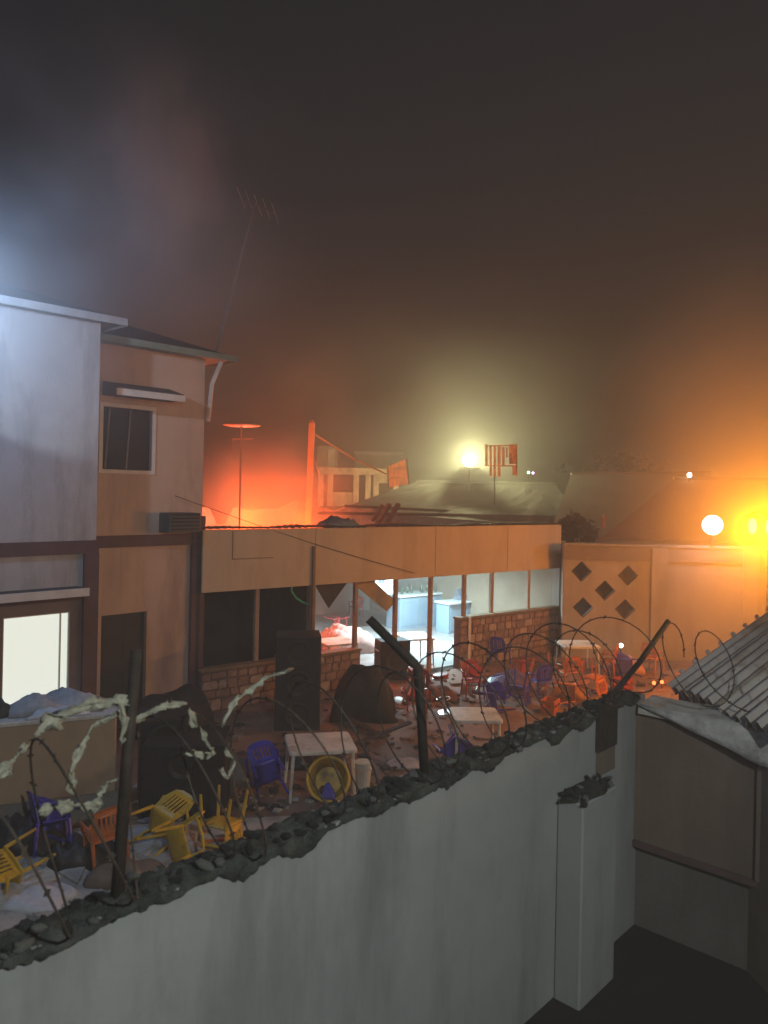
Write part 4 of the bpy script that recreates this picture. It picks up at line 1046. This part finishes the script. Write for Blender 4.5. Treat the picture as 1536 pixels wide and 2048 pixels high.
# trees beyond the roofs
def tree(label, c, rad, h, seed, n=900):
    st = random.getstate(); random.seed(seed)
    t = root('tree', label, 'tree', (c.x, c.y, 0), 0, 'trees beyond the roofs')
    b = MB(); b.tube([(0, 0, 0), (.1, 0, h * .45), (0, .1, h * .8)], [.2, .14, .06], 8)
    for k in range(4): b.tube([(.05, 0, h * .5), (rad * .5 * math.cos(k * 1.6), rad * .5 * math.sin(k * 1.6), h * .8)], [.07, .02], 5)
    b.build('trunk', bark_m, t)
    b = MB(); cl = [(Vector((random.gauss(0, rad * .45), random.gauss(0, rad * .4), h - rad * .55 + random.gauss(0, rad * .28))), random.uniform(.25, .5) * rad) for _ in range(14)]
    for i in range(n):
        cc, r_ = random.choice(cl); d = Vector((random.gauss(0, 1), random.gauss(0, 1), random.gauss(0, 1))).normalized() * r_ * random.random() ** .35
        p = cc + d; s1 = Vector((random.gauss(0, 1), random.gauss(0, 1), random.gauss(0, 1))).normalized(); s2 = s1.orthogonal().normalized(); k = random.uniform(.07, .15)
        b.add([p - s1 * k, p + s2 * k * .5, p + s1 * k, p - s2 * k * .5], [(0, 1, 2, 3)])
    b.build('crown', leaf_m, t); random.setstate(st)
tree('larger rounded tree behind the pale bungalow ridge', P(1250, 940, 58), 2.3, 8.0, 1, 1500)
tree('smaller tree just left of the rounded one behind the ridge', P(1188, 945, 58), 1.4, 7.4, 2, 1000)
tree('dark shrub close behind the wall right of the bar pier', P(1150, 1075, 24), .8, 3.9, 3, 900)

# ================================================================== LAMPS
SOD = (1.0, .36, .012)
WARM = (1.0, .46, .13)
def streetlamp(label, u, v, d, power, polex=0, colr=(1.0, .28, .003)):
    p = P(u, v, d); t = root('street_lamp', label, 'street lamp', (p.x + polex, p.y + .35, 0), 0, 'orange street lamps at the right')
    b = MB(); b.tube([(p.x + polex, p.y + .35, 0), (p.x + polex, p.y + .35, p.z + .25), (p.x + polex * .5, p.y + .2, p.z + .34), (p.x, p.y + .04, p.z + .26)], [.05, .04, .03, .03], 8); b.build('pole', rust, t, world=True, smooth=True)
    b = MB(); b.tube([p + Vector((0, .04, .28)), p + Vector((0, .04, .24)), p + Vector((0, .04, .17))], [.05, .10, .13], 12); b.build('lamp_head', rust, t, world=True)
    b = MB(); b.sphere(p, .11, 12, 8, (.8, .8, 1.7)); b.build('bulb', emit('sodium_bulb', (1.0, .62, .06), 9.0), t, world=True, smooth=True)
    lamp('sodium_light', p + Vector((-.05, -.28, -.05)), colr, power, .12)
streetlamp('orange street lamp just inside the right edge, left of its pair', 1505, 1052, 17, 640, .55)
streetlamp('orange street lamp cut by the right edge of the view', 1540, 1054, 16.8, 640, .45)
streetlamp('added warm street lamp beyond the right edge of the view, lighting the fascia', 1900, 1010, 12.5, 820, .5, WARM)  # unseen lamp added to light the fascia
# white globe lamp
p = P(1425, 1050, 21.2)
t = root('globe_lamp', 'round white globe lamp glaring on top of the far wall', 'lamp', (p.x, p.y, 3.2))
b = MB(); b.sphere(p, .27, 20, 14); b.build('globe', emit('white_globe', (.92, .95, 1.0), 7.0), t, world=True, smooth=True)
b = MB(); b.tube([(p.x, p.y, 3.2), (p.x, p.y, p.z - .26)], .05, 8); b.build('stem', rust, t, world=True)
lamp('globe_light', p + Vector((0, -.42, 0)), (.85, .88, 1.0), 90, .25)
# yellowish floodlight behind the dark roof
p = P(938, 921, 33)
t = root('floodlight', 'dazzling yellowish floodlight on a pole above the dark roof', 'floodlight', (p.x, p.y + .15, 0))
b = MB(); b.tube([(p.x, p.y + .2, 0), (p.x, p.y + .2, p.z + .3)], .06, 8); b.build('pole', rust, t, world=True)
b = MB(); b.sphere(p, .27, 16, 10, (1, .5, 1)); b.build('lens', emit('flood_lens', (1.0, .98, .62), 12.0), t, world=True, smooth=True)
b = MB(); b.box(p.x - .25, p.x + .25, p.y + .13, p.y + .2, p.z - .2, p.z + .2); b.build('housing', rust, t, world=True)
b = MB(); b.box(p.x - .4, p.x + .4, p.y - .75, p.y + .13, p.z - .36, p.z - .32); b.build('light_shield', rust, t, world=True)  # plate added to keep the flood off the roof below
lamp('flood_light', p + Vector((0, -.35, .05)), (1.0, .95, .46), 1700, .2)
# little distant lights
def spark(name, label, u, v, d, r, col, st, group=None):
    p = P(u, v, d); t = root(name, label, 'light', (p.x, p.y, p.z - .25), 0, group)
    MB().sphere(p, r, 8, 6).build('bulb', emit('spark_%02x%02x%02x' % tuple(int(c * 255) for c in col), col, st), t, world=True)
    MB().tube([p - Vector((0, -.02, .25)), p - Vector((0, -.02, r * .9))], r * .3, 5).build('stem', rust, t, world=True)
spark('small_lamp', 'small pale lamp above the brown bungalow ridge', 1379, 950, 27.4, .09, (1, 1, .85), 12)
spark('small_lamp', 'tiny green light beyond the striped sheets', 1057, 945, 34, .06, (.3, 1, .6), 10)
spark('small_lamp', 'tiny violet light beside the tiny green one', 1066, 946, 34, .05, (.8, .35, 1), 10)
spark('small_lamp', 'small white lamp low by the far wall behind the corner post', 1242, 1291, 20.8, .06, (1, 1, .9), 10)
spark('small_lamp', 'small red lamp in the dark store window of the bar', 583, 1222, 18.5, .035, (1, .2, .08), 6)
spark('small_lamp', 'left one of two small red lamps by the shed roof', 1308, 1366, 18.2, .045, (1, .12, .03), 6)
spark('small_lamp', 'right one of two small red lamps by the shed roof', 1324, 1364, 18.2, .045, (1, .12, .03), 6)
# cold floodlight just out of frame on the left, lighting the front wing
p = Vector((-5.6, 9.3, 7.1))
t = root('floodlight', 'cold white floodlight on a post left of the house front', 'floodlight', (p.x, p.y, 0))
b = MB(); b.tube([(p.x, p.y - .1, 0), (p.x, p.y - .1, p.z)], .05, 8); b.build('pole', rust, t, world=True)
b = MB(); b.box(p.x - .2, p.x + .2, p.y - .05, p.y + .05, p.z - .12, p.z + .14); b.build('housing', rust, t, world=True)
fa = H.w(H.x(5, ya, 660), ya, 7.05)
lamp('cold_flood', p + Vector((.08, .12, .0)), (.74, .87, 1.0), 280, .06, 74, fa)
lamp('cold_flood', p + Vector((.15, .16, .05)), (.30, .55, 1.0), 260, .12)
# fill lamp added on our own house behind the camera, lights the near wall
oh = root('own_house', 'plain house wall with an added fill lamp behind the viewpoint', 'house', (0, -1.2, 0))
b = MB(); b.box(-6, 8, -2.4, -2.2, 0, 8); b.build('wall', plaster_grey, oh, world=True)
p = Vector((3.0, -2.05, 6.6))
t = root('fill_lamp', 'cool white fill lamp added on the house wall behind the viewpoint', 'lamp', p)
b = MB(); b.sphere(p, .1, 10, 8); b.build('shade', emit('fill_lamp_glow', (.85, .97, .95), 4.0), t, world=True, smooth=True)
b = MB(); b.box(p.x - .05, p.x + .05, -2.195, -2.1, p.z - .05, p.z + .05); b.build('bracket', rust, t, world=True)
pl_ = lamp('fill_light', p + Vector((0, .25, 0)), (.90, .97, .95), 1300, .12, 86, (-1.4, 7, 1.8)); pl_.data.spot_blend = .9

# ================================================================== FIRE AND SMOKE
FP = P(545, 1036, 19.6)
fl = root('fire', 'fire glowing red through smoke behind the left half of the fascia', 'fire', Vector((FP.x, FP.y, 2.7)))
FC = (1.0, .085, .006)
fm = emit('flame', (1.0, .22, .02), 5.0)
for i in range(12):
    x = 1.4 + i * .24 + random.uniform(-.1, .1); y = 2.6 + random.uniform(0, 1.5); h = random.uniform(.35, .8)
    pts = [B.w(x + .06 * math.sin(k * 1.7 + i), y, 2.68 + h * k / 5) for k in range(6)]
    MB().tube(pts, [.10, .14, .12, .08, .04, .008], 7).build('flame', fm, fl, world=True, smooth=True)
f2 = P(575, 1000, 28.0); f3 = B.w(4.6, 6.8, 2.97)  # hidden flames added to go with the extra fire lights
for lab_, bs_, n_, w_, h_ in (('unseen fire added behind the back wall of the bar to light the wreck', Vector((f2.x, f2.y, 0)), 8, .9, 3.2), ('small unseen fire added on the remains of the bar ceiling', f3, 5, .4, .42)):
    fr2 = root('fire', lab_, 'fire', bs_)
    for i in range(n_):
        c_ = bs_ + Vector((random.uniform(-w_, w_), random.uniform(-.3, .3), 0)); hh_ = h_ * random.uniform(.6, 1)
        MB().tube([c_ + Vector((.05 * math.sin(k * 1.7 + i), 0, hh_ * k / 5)) for k in range(6)], [.08, .12, .10, .07, .03, .006], 7).build('flame', fm, fr2, world=True, smooth=True)
lamp('fire_light', FP + Vector((-.6, -.3, .0)), FC, 470, .4)
lamp('fire_light', FP + Vector((.75, .5, -.05)), (1.0, .085, .006), 380, .4)
lamp('fire_light', B.w(4.6, 3.0, 2.4), (1, .25, .12), 160, .3)  # added light without a flame, reddens the bar interior
lamp('fire_light', B.w(4.6, 6.8, 3.55), (1, .26, .14), 700, .3)  # added light to redden the top of the back wall
lamp('fire_light', P(575, 1000, 28.0), (1.0, .24, .04), 750, .5)  # added light for the burnt columns and sheets

def smoke(label, c, size, dens, col, seed, nscale=2.2, lo=.42, hi=.75):
    mt = bpy.data.materials.new('smoke_air'); mt.use_nodes = True
    n, l = mt.node_tree.nodes, mt.node_tree.links
    n.remove(n['Principled BSDF'])
    pv = n.new('ShaderNodeVolumePrincipled'); pv.inputs['Color'].default_value = (*col, 1)
    tc = n.new('ShaderNodeTexCoord')
    ln = n.new('ShaderNodeVectorMath'); ln.operation = 'LENGTH'; l.new(tc.outputs['Object'], ln.inputs[0])
    mr = n.new('ShaderNodeMapRange'); mr.interpolation_type = 'SMOOTHSTEP'
    mr.inputs[1].default_value = .98; mr.inputs[2].default_value = .1
    l.new(ln.outputs['Value'], mr.inputs[0])
    ad = n.new('ShaderNodeVectorMath'); ad.operation = 'ADD'; ad.inputs[1].default_value = (seed * 3.1, seed * 1.7, seed)
    l.new(tc.outputs['Object'], ad.inputs[0])
    nz = n.new('ShaderNodeTexNoise'); nz.inputs['Scale'].default_value = nscale; nz.inputs['Detail'].default_value = 3
    l.new(ad.outputs[0], nz.inputs['Vector'])
    m2 = n.new('ShaderNodeMapRange'); m2.interpolation_type = 'SMOOTHSTEP'; m2.inputs[1].default_value = lo; m2.inputs[2].default_value = hi
    l.new(nz.outputs['Fac'], m2.inputs[0])
    mu = n.new('ShaderNodeMath'); mu.operation = 'MULTIPLY'; l.new(mr.outputs[0], mu.inputs[0]); l.new(m2.outputs[0], mu.inputs[1])
    m3 = n.new('ShaderNodeMath'); m3.operation = 'MULTIPLY'; l.new(mu.outputs[0], m3.inputs[0]); m3.inputs[1].default_value = dens
    l.new(m3.outputs[0], pv.inputs['Density']); l.new(pv.outputs[0], n['Material Output'].inputs['Volume'])
    b = MB(); b.sphere((0, 0, 0), 1, 20, 12); o = b.build('smoke_cloud', mt, kind='stuff'); o.location = c; o.scale = size
    o['label'] = label; return o
smoke('red-lit smoke rising from the fire behind the fascia', FP + Vector((-.2, .6, .2)), (2.9, 2.6, 2.4), .62, (.8, .78, .76), 1, 2.4, .28, .66)
smoke('smoke added round the orange street lamps to widen their glow', P(1545, 960, 17), (5.0, 2.8, 6.2), .25, (.85, .82, .78), 2, 1.6, .10, .60)  # denser air added here to widen the lamp glow
smoke('grey smoke drifting over the house roof at the left', P(60, 470, 10.5), (5.0, 3.5, 4.0), .15, (.8, .8, .8), 3, 2.0, .38, .64)
smoke('thin pinkish smoke rising above the burning roof', P(610, 790, 22), (2.6, 1.8, 3.0), .06, (.82, .8, .8), 6, 2.2, .40, .62)
smoke('pale smoke plume curling up above the house roof', P(325, 350, 13.5), (1.5, 1.3, 2.6), .30, (.82, .8, .78), 5, 1.5, .38, .62)
smoke('grey smoke above the yellowish floodlight, spread to widen its glow', P(900, 860, 31.5), (10.0, 3.4, 8.0), .10, (.8, .8, .78), 4, 2.0, .15, .75)  # size and density shaped to widen the flood glow

hzm = bpy.data.materials.new('haze_air'); hzm.use_nodes = True
n, l = hzm.node_tree.nodes, hzm.node_tree.links
n.remove(n['Principled BSDF'])
pv = n.new('ShaderNodeVolumePrincipled'); pv.inputs['Density'].default_value = HAZE; pv.inputs['Color'].default_value = (.82, .82, .80, 1)
l.new(pv.outputs[0], n['Material Output'].inputs['Volume'])
b = MB(); b.box(-112, 112, -20, 192, -1.0, 11.2); o = b.build('haze', hzm, kind='stuff')
